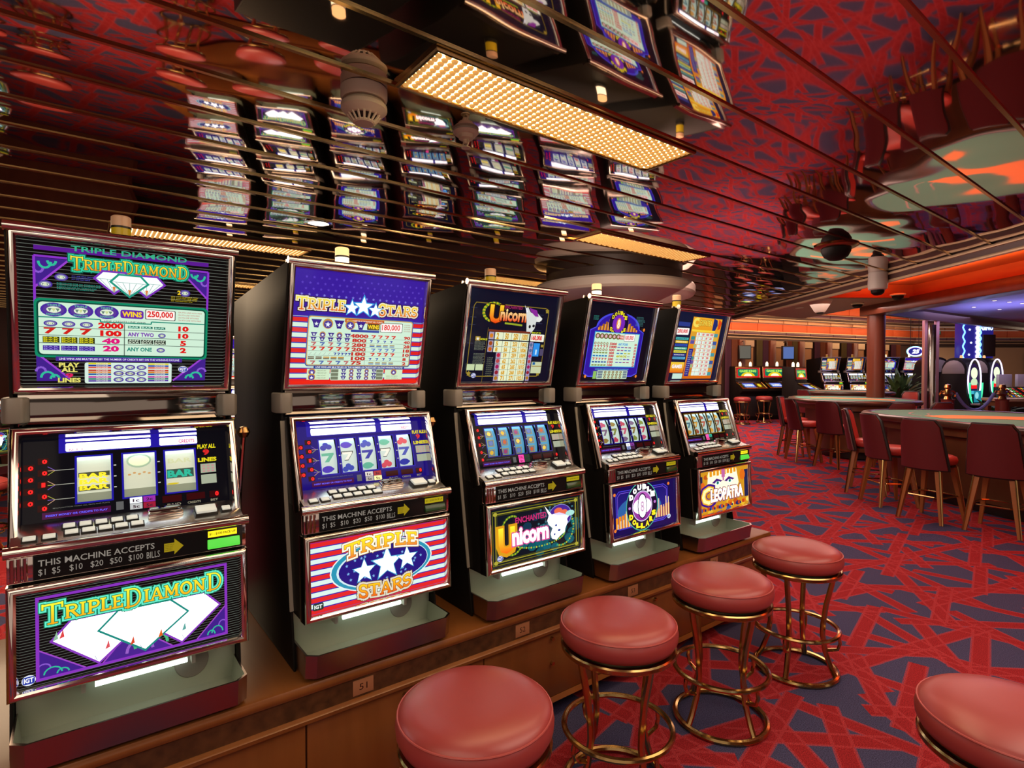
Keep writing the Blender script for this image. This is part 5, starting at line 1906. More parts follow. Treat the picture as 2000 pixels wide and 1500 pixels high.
def loft(loops):
    m = MB()
    n = len(loops[0])
    vs = [v for l in loops for v in l]
    fs = [tuple(range(n))[::-1], tuple(range((len(loops) - 1) * n, len(loops) * n))]
    for i in range(len(loops) - 1):
        fs += [(i * n + j, i * n + (j + 1) % n, (i + 1) * n + (j + 1) % n, (i + 1) * n + j) for j in range(n)]
    return m.add(vs, fs)


def off(P, e, z):
    n = len(P)
    out = []
    for i in range(n):
        x, y = P[i]
        tx, ty = P[(i + 1) % n][0] - P[i - 1][0], P[(i + 1) % n][1] - P[i - 1][1]
        l = math.hypot(tx, ty) or 1
        out.append((x - ty / l * e * -1 * -1, y + tx / l * e, z))
    return out


def make_table(label, a, b, loc, rz, chips, zt=.97):
    """a across the room, b along it"""
    t = thing('gaming_table', label, 'gaming table', loc, rz)
    P = superell(a, b, 2.6)
    ring = lambda k, z: off(P, k, z)
    loft([ring(.02, zt - .075), ring(.0, zt - .06), ring(-.005, zt - .02), ring(.012, zt - .002), ring(.05, zt + .006), ring(.10, zt), ring(.115, zt - .012)]).build('padded_rail', 'table_rail', t, smooth=60)
    loft([ring(.11, zt - .02), ring(.11, zt - .006)]).build('felt_top', 'felt', t)
    loft([ring(.14, zt - .17), ring(.14, zt - .07)]).build('apron', 'tablewood', t)
    loft([ring(.30, .12), ring(.30, zt - .17)]).build('body', 'tablewood', t)
    loft([ring(.285, zt - .20), ring(.285, zt - .17)]).build('painted_shadow', 'black2', t)  # black strip painting the shadow under the apron
    loft([ring(.36, 0), ring(.36, .12)]).build('plinth', 'black2', t)
    f = MB().add([(-a * .66, b * .02, zt - .0035), (-a * .30, -b * .02, zt - .0035), (a * .18, -b * .20, zt - .0035), (a * .45, -b * .60, zt - .0035), (a * .62, -b * .30, zt - .0035), (a * .35, b * .12, zt - .0035), (-a * .2, b * .32, zt - .0035), (-a * .60, b * .26, zt - .0035)], [(0, 1, 2, 3, 4, 5, 6, 7)])
    f.build('orange_layout', 'orangefelt', t, smooth=0)
    ln = MB()
    for i in range(14):
        t0, t1 = PI * .62 + i * .06, PI * .62 + i * .06 + .05
        for k in (.70, .56):
            ln.add([(a * k * cos(t0), b * k * sin(t0), zt - .0042), (a * k * cos(t1), b * k * sin(t1), zt - .0042), (a * (k - .02) * cos(t1), b * (k - .02) * sin(t1), zt - .0042), (a * (k - .02) * cos(t0), b * (k - .02) * sin(t0), zt - .0042)], [(0, 1, 2, 3)])
    ln.build('printed_lines', 'cream', t, smooth=0)['kind'] = 'stuff'
    return t


M['table_rail'] = mat('dark_padded_rail', (0.055, 0.032, 0.022), 0.28, coat=0.2)


def make_chair(label, group=None):
    """faces +x; seat about 0.66 m high"""
    t = thing('casino_chair', label, 'chair', group=group)
    ZS = .56
    MB().lathe([(0, ZS), (.16, ZS), (.19, ZS + .02), (.198, ZS + .055), (.188, ZS + .085), (.15, ZS + .10), (0, ZS + .105)], 32, (.035, 0, 0)).build('seat', 'red_vinyl2', t, smooth=70)
    MB().lathe([(0, ZS - .012), (.18, ZS - .012), (.18, ZS + .002), (0, ZS + .002)], 28, (.03, 0, 0)).build('seat_pan', 'black2', t)
    # tapered padded backrest, slightly wrapped and raked
    vo, fo = [], []
    ny, nz = 8, 8
    for side in (0, 1):
        for j in range(nz + 1):
            q = j / nz
            z = ZS - .03 + .485 * q
            hw = (.215 * (1 - q) + .172 * q)
            if q > .85:
                hw -= .03 * ((q - .85) / .15) ** 2
            x0 = -.185 - .075 * q
            for i in range(ny + 1):
                y = hw * (2 * i / ny - 1)
                wrap = .07 * (y / .215) ** 2
                th = .030 if side else -.030
                ed = 1 - .35 * max(0, (abs(y / hw) - .8) / .2) ** 2
                vo.append((x0 + wrap + th * ed, y, z))
    W_ = ny + 1
    for side in (0, 1):
        o = side * (nz + 1) * W_
        for j in range(nz):
            for i in range(ny):
                a = o + j * W_ + i
                f = (a, a + 1, a + 1 + W_, a + W_)
                fo.append(f if side else f[::-1])
    k = (nz + 1) * W_
    border = [i for i in range(W_)] + [j * W_ + ny for j in range(1, nz + 1)] + [nz * W_ + i for i in range(ny - 1, -1, -1)] + [j * W_ for j in range(nz - 1, 0, -1)]
    for a, b in zip(border, border[1:] + border[:1]):
        fo.append((a, b, k + b, k + a))
    bk = MB().add(vo, fo).build('backrest', 'dark_vinyl', t, smooth=50)
    e1 = [Vector(vo[i]) + Vector((.03, 0, 0)) for i in border]
    MB().tube([v for v in e1], .017, 6, True).build('edge_band', 'black2', bk)
    # bright red inner pad
    vi = []
    for j in range(nz + 1):
        for i in range(ny + 1):
            p = Vector(vo[k + j * W_ + i])
            y_, z_ = p.y * .90, ZS + .02 + (p.z - ZS) * .93
            vi.append((p.x + .006, y_, z_))
    fi = [(j * W_ + i, j * W_ + i + 1, (j + 1) * W_ + i + 1, (j + 1) * W_ + i) for j in range(nz) for i in range(ny)]
    MB().add(vi, fi).build('inner_pad', 'red_vinyl2', bk, smooth=60)
    for (sx, sy) in ((1, 1), (1, -1), (-1, 1), (-1, -1)):
        tx, ty, bx, by = sx * .125, sy * .125, sx * .20, sy * .20
        l = MB().add([(tx - .024, ty - .024, ZS - .01), (tx + .024, ty - .024, ZS - .01), (tx + .024, ty + .024, ZS - .01), (tx - .024, ty + .024, ZS - .01),
                      (bx - .013, by - .013, 0), (bx + .013, by - .013, 0), (bx + .013, by + .013, 0), (bx - .013, by + .013, 0)],
                     [(0, 1, 2, 3), (7, 6, 5, 4), (0, 4, 5, 1), (1, 5, 6, 2), (2, 6, 7, 3), (3, 7, 4, 0)]).build('leg', 'legwood', t)
        MB().tube([(tx + sx * .025, ty + sy * .025, ZS - .01), (bx + sx * .014, by + sy * .014, 0.001)], [.0095, .008], 6).build('brass_edge', 'brass', l)
    q = .168
    MB().tube([(sx * q * cx + 0, sy * q * cy, .255) for sx, sy, cx, cy in ((1, 1, 1.02, .72), (1, 1, .72, 1.02), (-1, 1, .72, 1.02), (-1, 1, 1.02, .72), (-1, -1, 1.02, .72), (-1, -1, .72, 1.02), (1, -1, .72, 1.02), (1, -1, 1.02, .72))], .0085, 6, True).build('foot_rail', 'brass', t)
    return t


M['red_vinyl2'] = mat('bright_red_vinyl', (0.40, 0.045, 0.035), 0.36)
chair0 = make_chair('burgundy high chair with brass edged legs, second from the right edge at the near table', 'high chairs at the gaming tables')


def place_chair(r, d, face, lab, first=False):
    """face: degrees clockwise from +r towards the room"""
    loc = rd(r, d, sheer(d))
    rz = YAW + math.radians(face)
    if first:
        chair0.location = loc
        chair0.rotation_euler = (0, 0, rz)
        return chair0
    return dup(chair0, loc, rz, lab)



T1 = make_table('large gaming table with green felt and padded rail, nearest on the right', 1.12, 1.72, rd(5.72, 6.45, sheer(6.4)), YAW + .05, True, .965)
T2 = make_table('gaming table with green felt behind the nearest table', .95, 1.35, rd(6.15, 10.25, sheer(10.2)), YAW - .25, True, .975)
T3 = make_table('gaming table half hidden by the wooden column', .9, 1.1, rd(7.5, 12.7, sheer(12.7)), YAW - .3, True, .975)

place_chair(4.26, 5.70, 25, '', True)
place_chair(4.57, 5.26, 34, 'burgundy high chair cut by the right edge of the picture at the near table')
place_chair(4.27, 6.36, -4, 'burgundy high chair turned to the right, third from the right edge at the near table')
place_chair(4.42, 6.98, -38, 'high chair seen edge on at the far corner of the near table')
place_chair(4.95, 9.88, -40, 'high chair seen edge on at the left end of the middle table')
place_chair(4.82, 9.30, -3, 'burgundy high chair at the middle table, second from its left end')
place_chair(5.02, 8.74, 26, 'burgundy high chair at the middle table with its broad back to us')
place_chair(5.75, 8.45, 80, 'high chair at the right side of the middle table behind the near chairs')
place_chair(6.35, 8.55, 100, 'high chair between the near and the middle table')
place_chair(6.55, 12.3, 10, 'high chair at the left end of the farthest table')
place_chair(7.4, 11.6, 80, 'high chair in front of the farthest table')
place_chair(8.15, 11.7, 200, 'high chair right of the column behind the middle table')

# column, mirrored column, stanchions with rope
co = thing('column', 'plain reddish wooden column carrying the beam', 'column', rd(6.94, 10.75, sheer(10.75)))
MB().lathe([(.15, 0), (.15, 2.60 - sheer(10.75))], 32).build('shaft', 'columnwood', co)
MB().lathe([(.17, 0), (.17, .13), (.155, .14)], 32).build('base', 'tablewood', co)
co.rotation_euler = (0, 0, YAW)

mc = thing('mirrored_column', 'slim mirror clad column between two copper posts', 'column', rd(9.28, 12.5, sheer(12.5)), YAW)
MB().lathe([(.10, 0), (.10, 2.45)], 24).build('mirror_tube', 'chrome', mc)
for s_ in (-.13, .13):
    MB().box(s_ - .035, s_ + .035, -.04, .04, 0, 2.55).build('copper_post', 'copper', mc, bevel=.008) if 'copper' in M else None
M['copper'] = mat('copper_post', (0.62, 0.32, 0.25), 0.35, 0.3)
for s_ in (-.13, .13):
    MB().box(s_ - .035, s_ + .035, -.04, .04, 0, 2.55).build('copper_post', 'copper', mc, bevel=.008)

st = thing('stanchion', 'ornate brass rope post on a red base behind the near table', 'stanchion', rd(8.05, 10.4, sheer(10.4)))
MB().lathe([(0, 0), (.14, 0), (.14, .03), (.10, .04), (.10, .86), (.115, .88), (0, .88)][::-1], 24).build('red_base', 'shadered', st)
MB().lathe([(0, .88), (.07, .88), (.05, .93), (.085, .97), (.05, 1.02), (.04, 1.05), (.06, 1.08), (.045, 1.13), (0, 1.145)][::-1], 20).build('finial', 'brass', st)
for s_ in (-1, 1):
    MB().tube([(s_ * .04, 0, 1.03), (s_ * .11, 0, 1.02), (s_ * .15, 0, .96), (s_ * .13, 0, .92)], .016, 6).build('hook', 'brass', st)
st.rotation_euler = (0, 0, YAW)
st.scale = (1, 1, 1.08)
s2 = dup(st, rd(9.1, 10.45, sheer(10.4)), YAW, 'second rope post, beside the round lit machines')
pa, pb = rd(8.20, 10.4, 1.13), rd(8.95, 10.45, 1.13)
rp = MB().tube([pa + (pb - pa) * t - Vector((0, 0, .31 * (1 - (2 * t - 1) ** 2))) for t in [i / 16 for i in range(17)]], .028, 8).build('rope', 'rope')
tag(rp, 'blue rope sagging between two posts behind the near table', 'rope')

# ------------------------------------------------------------------ video poker machines against the far wall
def make_poker(label, group=None):
    """faces +x, 0.74 m wide, origin at the middle of the front"""
    t = thing('poker_machine', label, 'gaming machine', group=group)
    w = .36
    base = [(-.62, 0), (-.10, 0), (-.05, .10), (-.05, .72), (.12, .80), (.13, .86), (-.22, 1.04), (-.27, 1.10), (-.30, 1.48), (-.62, 1.48)]
    MB().prism(base, 'y', -w, w).build('cabinet', 'black', t, bevel=.008)
    O, V, N, h = plane((.125, .868), (-.215, 1.042))
    MB().sweep_frame(O + Vector((0, -w, 0)) + N * .002, U_, V, N, 2 * w, h, [(0, -.03), (0, .012), (.02, .02), (.03, .006), (.03, 0)]).build('deck_frame', 'brass', t)
    a = Art(.62, h - .07)
    a.rect(0, 0, 1, 1, c('#181208'))
    a.rect(.10, .12, .52, .76, c('#3858d0'))
    a.rect(.14, .3, .44, .44, c('#90b0f0'))
    a.rect(.30, .45, .2, .2, c('#e8e0e8'))
    a.rects([(.16 + .085 * k, .33, .065, .18) for k in range(5)], c('#f0f0f8'))
    a.rect(.70, .10, .26, .8, c('#5a4208'))
    a.ell(.83, .5, .08, .28, c('#e8d020'), 12)
    a.rects([(.14 + .075 * k, .03, .06, .06) for k in range(7)], c('#e0c060'))
    link('screen', a.mesh('screen', 'print', O + N * .006 + Vector((0, -.31, 0)) + V * .035, U_, V, N), t)
    O, V, N, h = plane((-.265, 1.14), (-.295, 1.46))
    MB().sweep_frame(O + Vector((0, -w, 0)) + N * .002, U_, V, N, 2 * w, h, [(0, -.02), (0, .01), (.014, .018), (.03, .008), (.03, 0)]).build('sign_frame', 'darkbrass', t)
    a = Art(.66, h - .06)
    a.rect(0, 0, 1, 1, c('#d01820', 1.1))
    a.rr(.06, .14, .88, .78, .06, c('#107858'))
    a.poly([(.22, .14)] + arc(.5, .14, .3, .42, 180, 0, 12), c('#f0d020'))
    a.poly([(.32, .14)] + arc(.5, .14, .18, .28, 180, 0, 12), c('#fff8c0', 1.3))
    a.text('GAME KING', .14, .56, .72, .24, c('#b0f060'), .06)
    link('sign', a.mesh('sign', 'print', O + N * .006 + Vector((0, -.33, 0)) + V * .03, U_, V, N), t)
    MB().box(-.12, -.045, -w + .05, w - .05, .12, .66).build('lower_door', 'black2', t, bevel=.01)
    for y in (-.15, .15):
        MB().lathe([(.035, 1.48), (.035, 1.56), (.02, 1.60), (0, 1.61)], 12, (-.42, y, 0)).build('candle', 'candle_hot', t)
    return t


pk0 = make_poker('poker machine with green and red sign, leftmost at the far wall', 'poker machines at the far wall')
FACE = YAW - PI / 2


def pos(u, d, z=None):
    """real position written as bearing (tangent from the aisle axis) and distance"""
    return rd(u * d, d, sheer(d) if z is None else z)


pk0.location = pos(.428, 15.25)
pk0.rotation_euler = (0, 0, FACE + .10)
dup(pk0, pos(.4765, 15.45), FACE + .10, 'poker machine with green and red sign, second at the far wall')
dup(pk0, pos(.533, 14.6), FACE + .72, 'poker machine turned sideways, its black flank towards us')

# bar stools in front of them
for (u, d, lab) in ((.409, 14.5, 'tall red stool with brass legs just right of the last slot machine, left of two'), (.448, 14.85, 'tall red stool with brass legs in front of the poker machines, right of two')):
    r_ = dup(stool0, pos(u, d), u * 9, lab, 'stools at the far poker machines')
    r_.scale = (1.0, 1.0, 1.12)

# ------------------------------------------------------------------ far bank of slot machines and the banks reflected in the ceiling
SKIP = {'button', 'reel_lamp', 'edge_trim', 'corner_rib', 'lamp_holder', 'tray_bracket', 'tray_foot', 'lever', 'candle_ring', 'candle_base', 'bill_lettering', 'number', 'lever_knob', 'hopper_cup'}


def slim(src):
    """a copy of a machine without its smallest parts"""
    r = src.copy()
    COL.objects.link(r)
    for ch in list(COL.objects):
        if ch.parent is src and ch.name.split('.')[0] not in SKIP:
            k = ch.copy()
            COL.objects.link(k)
            k.parent = r
    return r


SLIM = {k: slim(v) for k, v in MACH.items()}
_used = set()


def bank_machine(kind, mid, face, z, lab, group, sz=1.0):
    """mid: middle of the machine's front"""
    off_ = Vector((cos(face + PI / 2), sin(face + PI / 2), 0)) * (-MW / 2)
    if kind in _used:
        r = dup(SLIM[kind], (0, 0, 0))
    else:
        r = SLIM[kind]
        _used.add(kind)
    r.location = Vector((mid[0], mid[1], z)) + off_
    r.rotation_euler = (0, 0, face)
    r.scale = (1, 1, sz)
    r['label'] = lab
    r['group'] = group
    return r


def bench(name, a, b, depth, h, z0, lab):
    """console between two points of its front line"""
    t = (b - a).normalized()
    nn = Vector((-t.y, t.x, 0)) * depth
    o = thing(name, lab, 'console', (a.x, a.y, z0))
    q = lambda p: (p.x - a.x, p.y - a.y)
    MB().slab([q(a - t * .05), q(b + t * .05), q(b + t * .05 + nn), q(a - t * .05 + nn)], h - .04, h).build('worktop', 'wood', o, bevel=.006)
    MB().slab([q(a + nn * .04), q(b + nn * .04), q(b + nn), q(a + nn)], .08, h - .04).build('carcase', 'wood', o)
    MB().slab([q(a + nn * .2), q(b + nn * .2), q(b + nn * .95), q(a + nn * .95)], 0, .08).build('plinth', 'black2', o)
    return o


seqA = [(.566, 'pharaoh', 'slot machine with orange glass in the far bank, left of the column, first'), (.6115, 'pharaoh', 'slot machine with orange glass in the far bank, immediately left of the column'),
        (.671, 'dollars', 'slot machine with pale glass in the far bank, immediately right of the column'), (.7135, 'stars', 'slot machine with striped glass in the far bank, under the oval sign')]
for (u, kind, lab) in seqA:
    d = 15.6 + .6 * (u - .56)
    bank_machine(kind, pos(u, d), FACE, sheer(d) + .59, lab, 'slot machines in the far bank', .84)
bench('bank_console', pos(.562, 15.42), pos(.73, 15.55), .95, .59, sheer(15.5), 'dark console that carries the far bank of slot machines')

# bank behind the front row (seen in the mirrored ceiling)
ORD = 'first second third fourth fifth sixth seventh eighth'.split()
kinds = ['stars', 'diamond', 'dollars', 'unicorn', 'diamond', 'stars', 'dollars']
for i, kd in enumerate(kinds):
    bank_machine(kd, rd(-2.95 + .70 * i, 5.75), FACE, .5, '%s slot machine, %s from the left in the bank mirrored in the ceiling' % ({'stars': 'star striped', 'diamond': 'diamond decorated', 'dollars': 'blue skyline', 'unicorn': 'dark leafy'}[kd], ORD[i]), 'slot machines behind the front row')
bench('bank_console', rd(-3.4, 5.60), rd(1.7, 5.60), .95, .5, 0, 'console behind the front row, seen only in the ceiling')
for i in range(6):
    r_ = dup(stool0, rd(-2.95 + .70 * i, 5.12), i, 'red stool mirrored in the ceiling, %s from the left before the hidden bank' % ORD[i], 'stools behind the front row')
for i in range(4):
    bank_machine(('unicorn', 'stars', 'diamond', 'dollars')[i], rd(-5.0, 5.2 - .7 * i), YAW + .0, .5, 'slot machine in the left side bank, %s from its far end, seen in the ceiling' % ORD[i], 'slot machines behind the front row')
    r_ = dup(stool0, rd(-4.3, 5.2 - .7 * i), i, 'red stool before the left side bank, %s from its far end' % ORD[i], 'stools behind the front row')

# bank across the aisle, behind the camera's right shoulder (mirrored in the chrome)
for i in range(3):
    bank_machine(('diamond', 'stars', 'unicorn')[i], Vector((.30, 1.25 + .70 * i, 0)), PI, .5, 'slot machine across the aisle, %s from the camera, seen in reflections' % ORD[i], 'slot machines across the aisle')
bench('bank_console', Vector((.12, 3.1, 0)), Vector((.12, 0.85, 0)), 1.05, .5, 0, 'console across the aisle, seen only in reflections')

# ------------------------------------------------------------------ windows, curtains and screens along the far wall
wt = (A2 - A0).normalized()
wn = Vector((wt.y, -wt.x, 0))
L0 = (A1 - A0).length


def wl(s, o=0.0, z=0.0):
    p = A1 + wt * s + wn * o
    return Vector((p.x, p.y, z))


def curtain(s, w, m, lab):
    pts_f, n = [], 18
    for i in range(n + 1):
        pts_f.append(wl(s + w * i / n, .10 + .035 * sin(i * 2.1)))
    pts_b = [p - wn * .02 for p in pts_f]
    o = MB().slab(pts_f + pts_b[::-1], .35, 2.47).build('curtain', m)
    tag(o, lab, 'curtain', 'curtains along the far wall')


nm = {'curtain_a': 'olive', 'curtain_b': 'plum', 'curtain_c': 'rust'}
k = 0
for s in [-.95 + 1.18 * i for i in range(7)]:
    pl_ = MB().slab([wl(s, 0), wl(s + .22, 0), wl(s + .22, .16), wl(s, .16)], 0, 2.47).build('trim_%d' % (6 + k), 'columnwood', bevel=.01)
    pl_['kind'] = 'structure'
    bl = thing('window_blind', 'tan window blind on the far wall, number %s bay from the left' % ('first second third fourth fifth sixth seventh'.split()[k]), 'blind', wl(s + .24))
    MB().slab([wl(s + .24, .02) - wl(s + .24), wl(s + .62, .02) - wl(s + .24), wl(s + .62, .05) - wl(s + .24), wl(s + .24, .05) - wl(s + .24)], 1.2, 2.28).build('cloth', 'blind', bl)
    MB().slab([wl(s + .24, .02) - wl(s + .24), wl(s + .62, .02) - wl(s + .24), wl(s + .62, .09) - wl(s + .24), wl(s + .24, .09) - wl(s + .24)], 2.28, 2.46).build('headbox', 'cream', bl)
    cm = ('curtain_b', 'curtain_a', 'curtain_c')[k % 3]
    curtain(s + .72, .20, cm, '%s curtain in the %s bay of the far wall' % (nm[cm], 'first second third fourth fifth sixth seventh'.split()[k]))
    cm = ('curtain_c', 'curtain_b', 'curtain_a')[k % 3]
    curtain(s + .95, .20, cm, '%s curtain beside the pillar in the %s bay of the far wall' % (nm[cm], 'first second third fourth fifth sixth seventh'.split()[k]))
    k += 1
for (u, d, m_, lab) in ((.4125, 15.9, 'screen_grey', 'grey wall monitor above the first poker machine'), (.489, 16.3, 'screen_blue', 'blue wall monitor above the second poker machine')):
    if m_ not in M:
        M['screen_grey'] = emis('screen_grey', (0.10, 0.10, 0.08), 1.0, 'NONE')
        M['screen_blue'] = emis('screen_blue', (0.08, 0.15, 0.40), 1.0, 'NONE')
    o = thing('monitor', lab, 'monitor', pos(u, d, 1.90), YAW)
    MB().box(-.17, .17, -.05, .05, 0, .40).build('case', 'black2', o, bevel=.01)
    MB().box(-.15, .15, -.054, -.049, .03, .37).build('screen', m_, o)
    MB().tube([(0, .03, .40), (0, .05, .52), (0, .25, .52)], .015, 6).build('bracket', 'black2', o)

# oval neon sign
o = thing('oval_sign', 'oval neon sign with white script hanging over the far bank', 'sign', pos(.714, 15.2, 2.10), YAW)
o.scale = (.56, .56, .56)
MB().lathe([(0, -.04), (.36, -.04), (.38, 0), (.36, .04), (0, .04)], 32).build('board', 'bluegloss', o)
b_ = [q for q in COL.objects if q.parent is o][0]
b_.rotation_euler = (PI / 2, 0, 0)
b_.scale = (1, .58, 1)
for (R_, m_, rr_) in ((.36, 'neonwhite', .026), (.40, 'neoncyan', .018)):
    MB().tube([(R_ * cos(2 * PI * i / 40), -.05, R_ * .58 * sin(2 * PI * i / 40)) for i in range(40)], rr_, 6, True).build('neon_tube', m_, o)
for s_ in (-.2, .2):
    MB().tube([(s_, 0, .17), (s_, 0, 3.13)], .012, 6).build('hanger', 'black2', o)
a = Art(.36, .22)
a.text('25', .1, .1, .8, .8, c('#f8f4ff', 1.6), .06, 0, .2)
link('lettering', a.mesh('lettering', 'print', Vector((-.18, -.055, -.11)), Vector((1, 0, 0)), Vector((0, 0, 1)), Vector((0, -1, 0))), o)

# exit signs
for (u, d, z, lab) in ((.752, 19.14, 2.83, 'small dark green exit sign on the orange frieze behind the column'), (.985, 19.14, 2.76, 'bright green exit sign at the far right')):
    o = thing('exit_sign', lab, 'sign', pos(u, d, z), YAW)
    MB().box(-.22 if u > .9 else -.13, .22 if u > .9 else .13, -.03, .03, 0, .13).build('case', 'black2', o, bevel=.006)
    a = Art(.40 if u > .9 else .24, .11)
    a.rect(0, 0, 1, 1, c('#08a040', .9) if u > .9 else c('#105848', .7))
    a.text('EXIT', .42, .22, .46, .56, c('#d8ffe0') if u > .9 else c('#80b0a0'), .04)
    a.poly([(.08, .5), (.2, .8), (.2, .62), (.34, .62), (.34, .38), (.2, .38), (.2, .2)], c('#d8ffe0') if u > .9 else c('#80b0a0'))
    link('face', a.mesh('face', 'print', Vector((-a.w / 2, -.032, .01)), Vector((1, 0, 0)), Vector((0, 0, 1)), Vector((0, -1, 0))), o)

# ------------------------------------------------------------------ neon kiosks on the right
tw = thing('neon_tower', 'blue tower with wavy neon edges above the round topped kiosks', 'neon sign', pos(.8175, 14.4), YAW)
MB().box(-.36, .40, -.15, .15, 1.3, 2.62).build('tower_panel', 'bluegloss', tw, bevel=.02)
MB().box(-.20, .30, -.1, .1, 0, 1.3).build('pedestal', 'black2', tw)
MB().box(.10, .42, -.19, -.13, 1.75, 2.30).build('dark_window', 'darkwall', tw, bevel=.01)
MB().tube([(-.37 + .025 * sin(i * 1.1), -.17, 1.35 + 1.25 * i / 30) for i in range(31)], .016, 6).build('neon_tube', 'neonblue', tw)
MB().tube([(-.02 + .02 * sin(i * 1.7), -.17, 1.55 + .95 * i / 30) for i in range(31)], .035, 6).build('neon_tube', 'neonwhite', tw)
MB().tube([(.04 + .02 * sin(i * 1.3), -.17, 1.55 + .95 * i / 30) for i in range(31)], .02, 6).build('neon_tube', 'neonblue', tw)
a = Art(.5, .16)
a.text('CASINO', .02, .1, .80, .8, c('#c8e0ff', 2.0), .05)
link('lettering', a.mesh('lettering', 'print', Vector((-.04, -.16, 2.40)), Vector((1, 0, 0)), Vector((0, 0, 1)), Vector((0, -1, 0))), tw)
for (x, z) in ((-.26, 2.38), (-.22, 2.05), (-.27, 1.75), (-.2, 1.52)):
    a = Art(.09, .09)
    a.star(.5, .5, .45, c('#e8f0ff', 1.6))
    link('star', a.mesh('star', 'print', Vector((x, -.157, z)), Vector((1, 0, 0)), Vector((0, 0, 1)), Vector((0, -1, 0))), tw)


def make_kiosk(label, neon):
    """round topped cabinet; its lit oval face looks along +x"""
    t = thing('neon_kiosk', label, 'gaming machine', group='round topped machines on the right')
    pr = [(-.55, 0), (.10, 0), (.14, .6), (.05, .95), (.05, 1.45)] + [(-.20 + .25 * cos(q), 1.45 + .28 * sin(q)) for q in [PI * j / 10 for j in range(1, 10)]] + [(-.45, 1.45), (-.55, .9)]
    MB().prism(pr, 'y', -.30, .30).build('cabinet', 'black', t, bevel=.01)
    MB().prism([(-.43, 1.36), (.02, 1.36), (.02, 1.46)] + [(-.20 + .21 * cos(q), 1.46 + .21 * sin(q)) for q in [PI * j / 8 for j in range(1, 8)]] + [(-.43, 1.46)], 'y', -.312, -.30).build('grey_side', 'greybox', t, bevel=.004)
    MB().tube([(.07, .26 * cos(2 * PI * i / 32), 1.22 + .47 * sin(2 * PI * i / 32)) for i in range(32)], .015, 6, True).build('neon_ring', neon, t)
    MB().tube([(.10, .26 * cos(PI + PI * i / 16), 1.16 + .6 * sin(PI + PI * i / 16)) for i in range(17)], .018, 6).build('neon_ring', 'neongreen', t)
    a = Art(.40, .80)
    a.ell(.5, .5, .5, .5, c('#281848'))
    a.ell(.5, .72, .34, .16, c('#d8f0c0', 1.4))
    a.ell(.5, .46, .34, .12, c('#c0d8b0', 1.2))
    a.rect(.2, .28, .6, .10, c('#e81818', 1.4))
    a.rect(.22, .06, .5, .16, c('#40b0c8', 1.1))
    link('lit_face', a.mesh('lit_face', 'print', Vector((.062, -.20, .80)), U_, Vector((0, 0, 1)), Vector((1, 0, 0))), t)
    MB().box(.08, .30, -.26, .26, .66, .70).build('shelf', 'greybox', t, bevel=.008)
    a = Art(.3, .26)
    a.rect(0, 0, 1, 1, c('#208098'))
    a.ell(.4, .6, .25, .3, c('#90e0e8'))
    link('lower_screen', a.mesh('lower_screen', 'print', Vector((.146, -.18, .72)), U_, Vector((0, 0, 1)), Vector((0.97, 0, .2))), t)
    MB().lathe([(0, 1.72), (.03, 1.72), (.025, 1.78), (0, 1.79)], 12, (-.2, 0, 0)).build('beacon', 'bulb', t)
    return t


kk = make_kiosk('round topped black machine whose lit oval faces right, before the blue tower', 'neonwhite')
kk.location = pos(.815, 12.8)
kk.rotation_euler = (0, 0, YAW - 1.13)
dup(kk, pos(.855, 13.6), YAW - 1.13, 'round topped machine with a lit oval at the far right beyond the plant')
dup(kk, pos(.760, 14.1), YAW - .1, 'round topped black machine just right of the mirrored column')

# potted plants
def make_plant(label, n=46, h=.75, seed=1):
    t = thing('potted_plant', label, 'plant')
    MB().lathe([(0, 0), (.15, 0), (.20, .32), (.21, .34), (.18, .34), (.17, .30), (0, .30)][::-1], 20).build('pot', 'pot', t)
    rr = random.Random(seed)
    for i in range(n):
        a = rr.uniform(0, 2 * PI)
        L, el = rr.uniform(.35, .75) * h, rr.uniform(.25, 1.3)
        q, s_ = Vector((cos(a), sin(a), 0)), Vector((-sin(a), cos(a), 0))
        vs, fs = [], []
        for j in range(6):
            u = j / 5
            p = q * (L * cos(el) * u + .02) + Vector((0, 0, .30 + L * sin(el) * u * (1.3 - .55 * u)))
            w_ = .045 * sin(PI * (.08 + .92 * u)) + .002
            vs += [p - s_ * w_, p + s_ * w_ + Vector((0, 0, .01))]
        fs = [(2 * j, 2 * j + 1, 2 * j + 3, 2 * j + 2) for j in range(5)]
        MB().add(vs, fs).build('leaf', 'leaf', t, smooth=80)
    return t


p1 = make_plant('bushy green potted plant left of the mirrored column', 90, .75, 2)
p1.location = pos(.688, 13.9)
p1.scale = (1.15, 1.15, 2.1)
p2 = make_plant('dark potted plant between the two lit ovals', 36, .8, 5)
p2.location = pos(.852, 12.0)
p2.scale = (1.1, 1.1, 1.3)

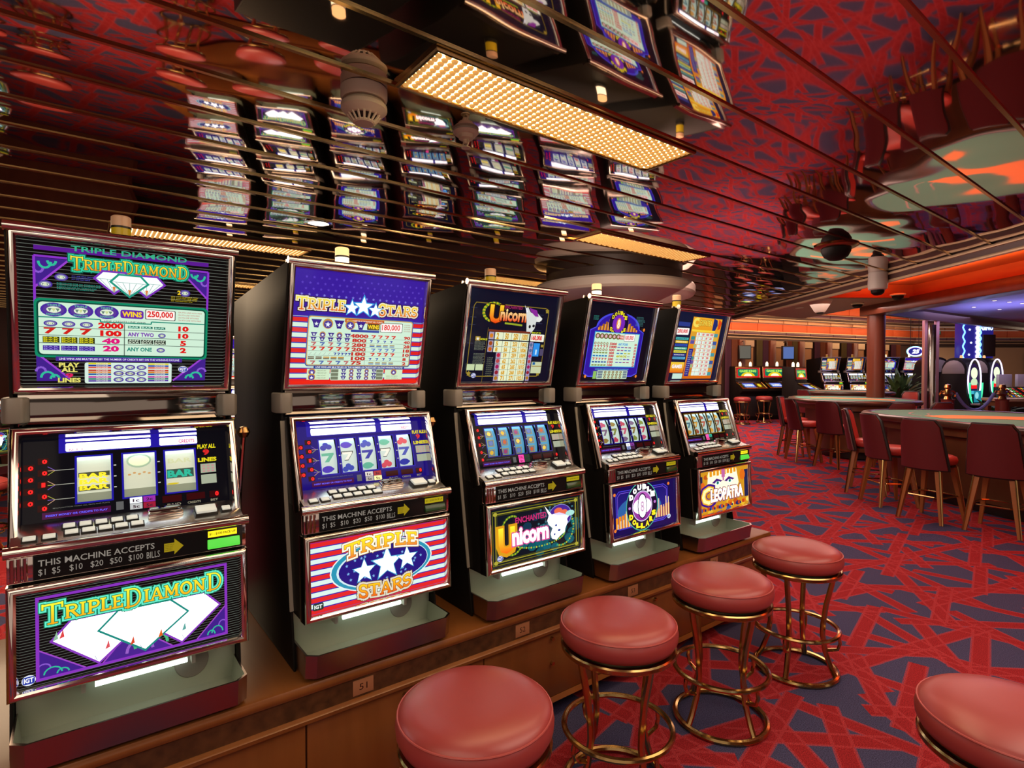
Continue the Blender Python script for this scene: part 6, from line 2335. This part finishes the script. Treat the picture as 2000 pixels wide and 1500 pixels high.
# low side table and tilted arcade consoles at the far right
o = thing('side_table', 'low wooden table at the far right behind the rope', 'table', pos(.90, 11.2), YAW)
MB().box(-.5, .5, -.3, .3, .86, .92).build('top', 'cream', o, bevel=.01)
MB().box(-.45, .45, -.25, .25, .76, .86).build('apron', 'tablewood', o)
for sx in (-.42, .42):
    for sy in (-.22, .22):
        MB().box(sx - .04, sx + .04, sy - .04, sy + .04, 0, .76).build('leg', 'columnwood', o, bevel=.006)
for i in range(3):
    o = thing('arcade_console', 'tilted arcade console with coloured buttons at the far right, %s of three' % ('left', 'middle', 'right')[i], 'gaming machine', pos(.892 + .034 * i, 12.4 + .1 * i), FACE, 'arcade consoles at the far right')
    MB().prism([(-.3, 0), (.1, 0), (.15, .78), (.15, .84), (-.3, 1.08)], 'y', -.21, .21).build('cabinet', 'black2', o, bevel=.01)
    a = Art(.38, .46)
    a.rect(0, 0, 1, 1, c('#201408'))
    for q in range(24):
        a.rect(.05 + .15 * (q % 6), .06 + .23 * (q // 6), .10, .14, c(('#e8d020', '#d82818', '#40b848', '#f0f0e0', '#e07818', '#2858c8')[(q * 5 + i) % 6]))
    O, V, N, h = plane((.146, .85), (-.28, 1.075))
    link('button_panel', a.mesh('button_panel', 'print', O + Vector((0, -.19, 0)) + N * .012, U_, V, N), o)
    MB().box(-.3, -.22, -.15, .15, 1.08, 1.36).build('back_sign', 'white', o, bevel=.01)
# framed picture on the right wall
o = thing('picture_frame', 'tall framed picture on the beige wall at the far right', 'picture', pos(.925, 19.1, 1.3), YAW)
MB().box(-.3, .3, -.03, .0, 0, .95).build('frame', 'brass', o, bevel=.01)
MB().box(-.24, .24, -.035, -.03, .06, .89).build('canvas', 'blind', o)
o = MB().slab([A2 + Vector((0, 0, 0)) + wn * .0, A3 + wn * 0, A3 + Vector((CA, SA, 0)) * 0 - Vector((-SA, CA, 0)) * .06, A2 - Vector((-SA, CA, 0)) * .06], .3, 2.4).build('wall_panel', 'beigewall', wr)

# objects have parents by now: report nothing, leave the scene as it is
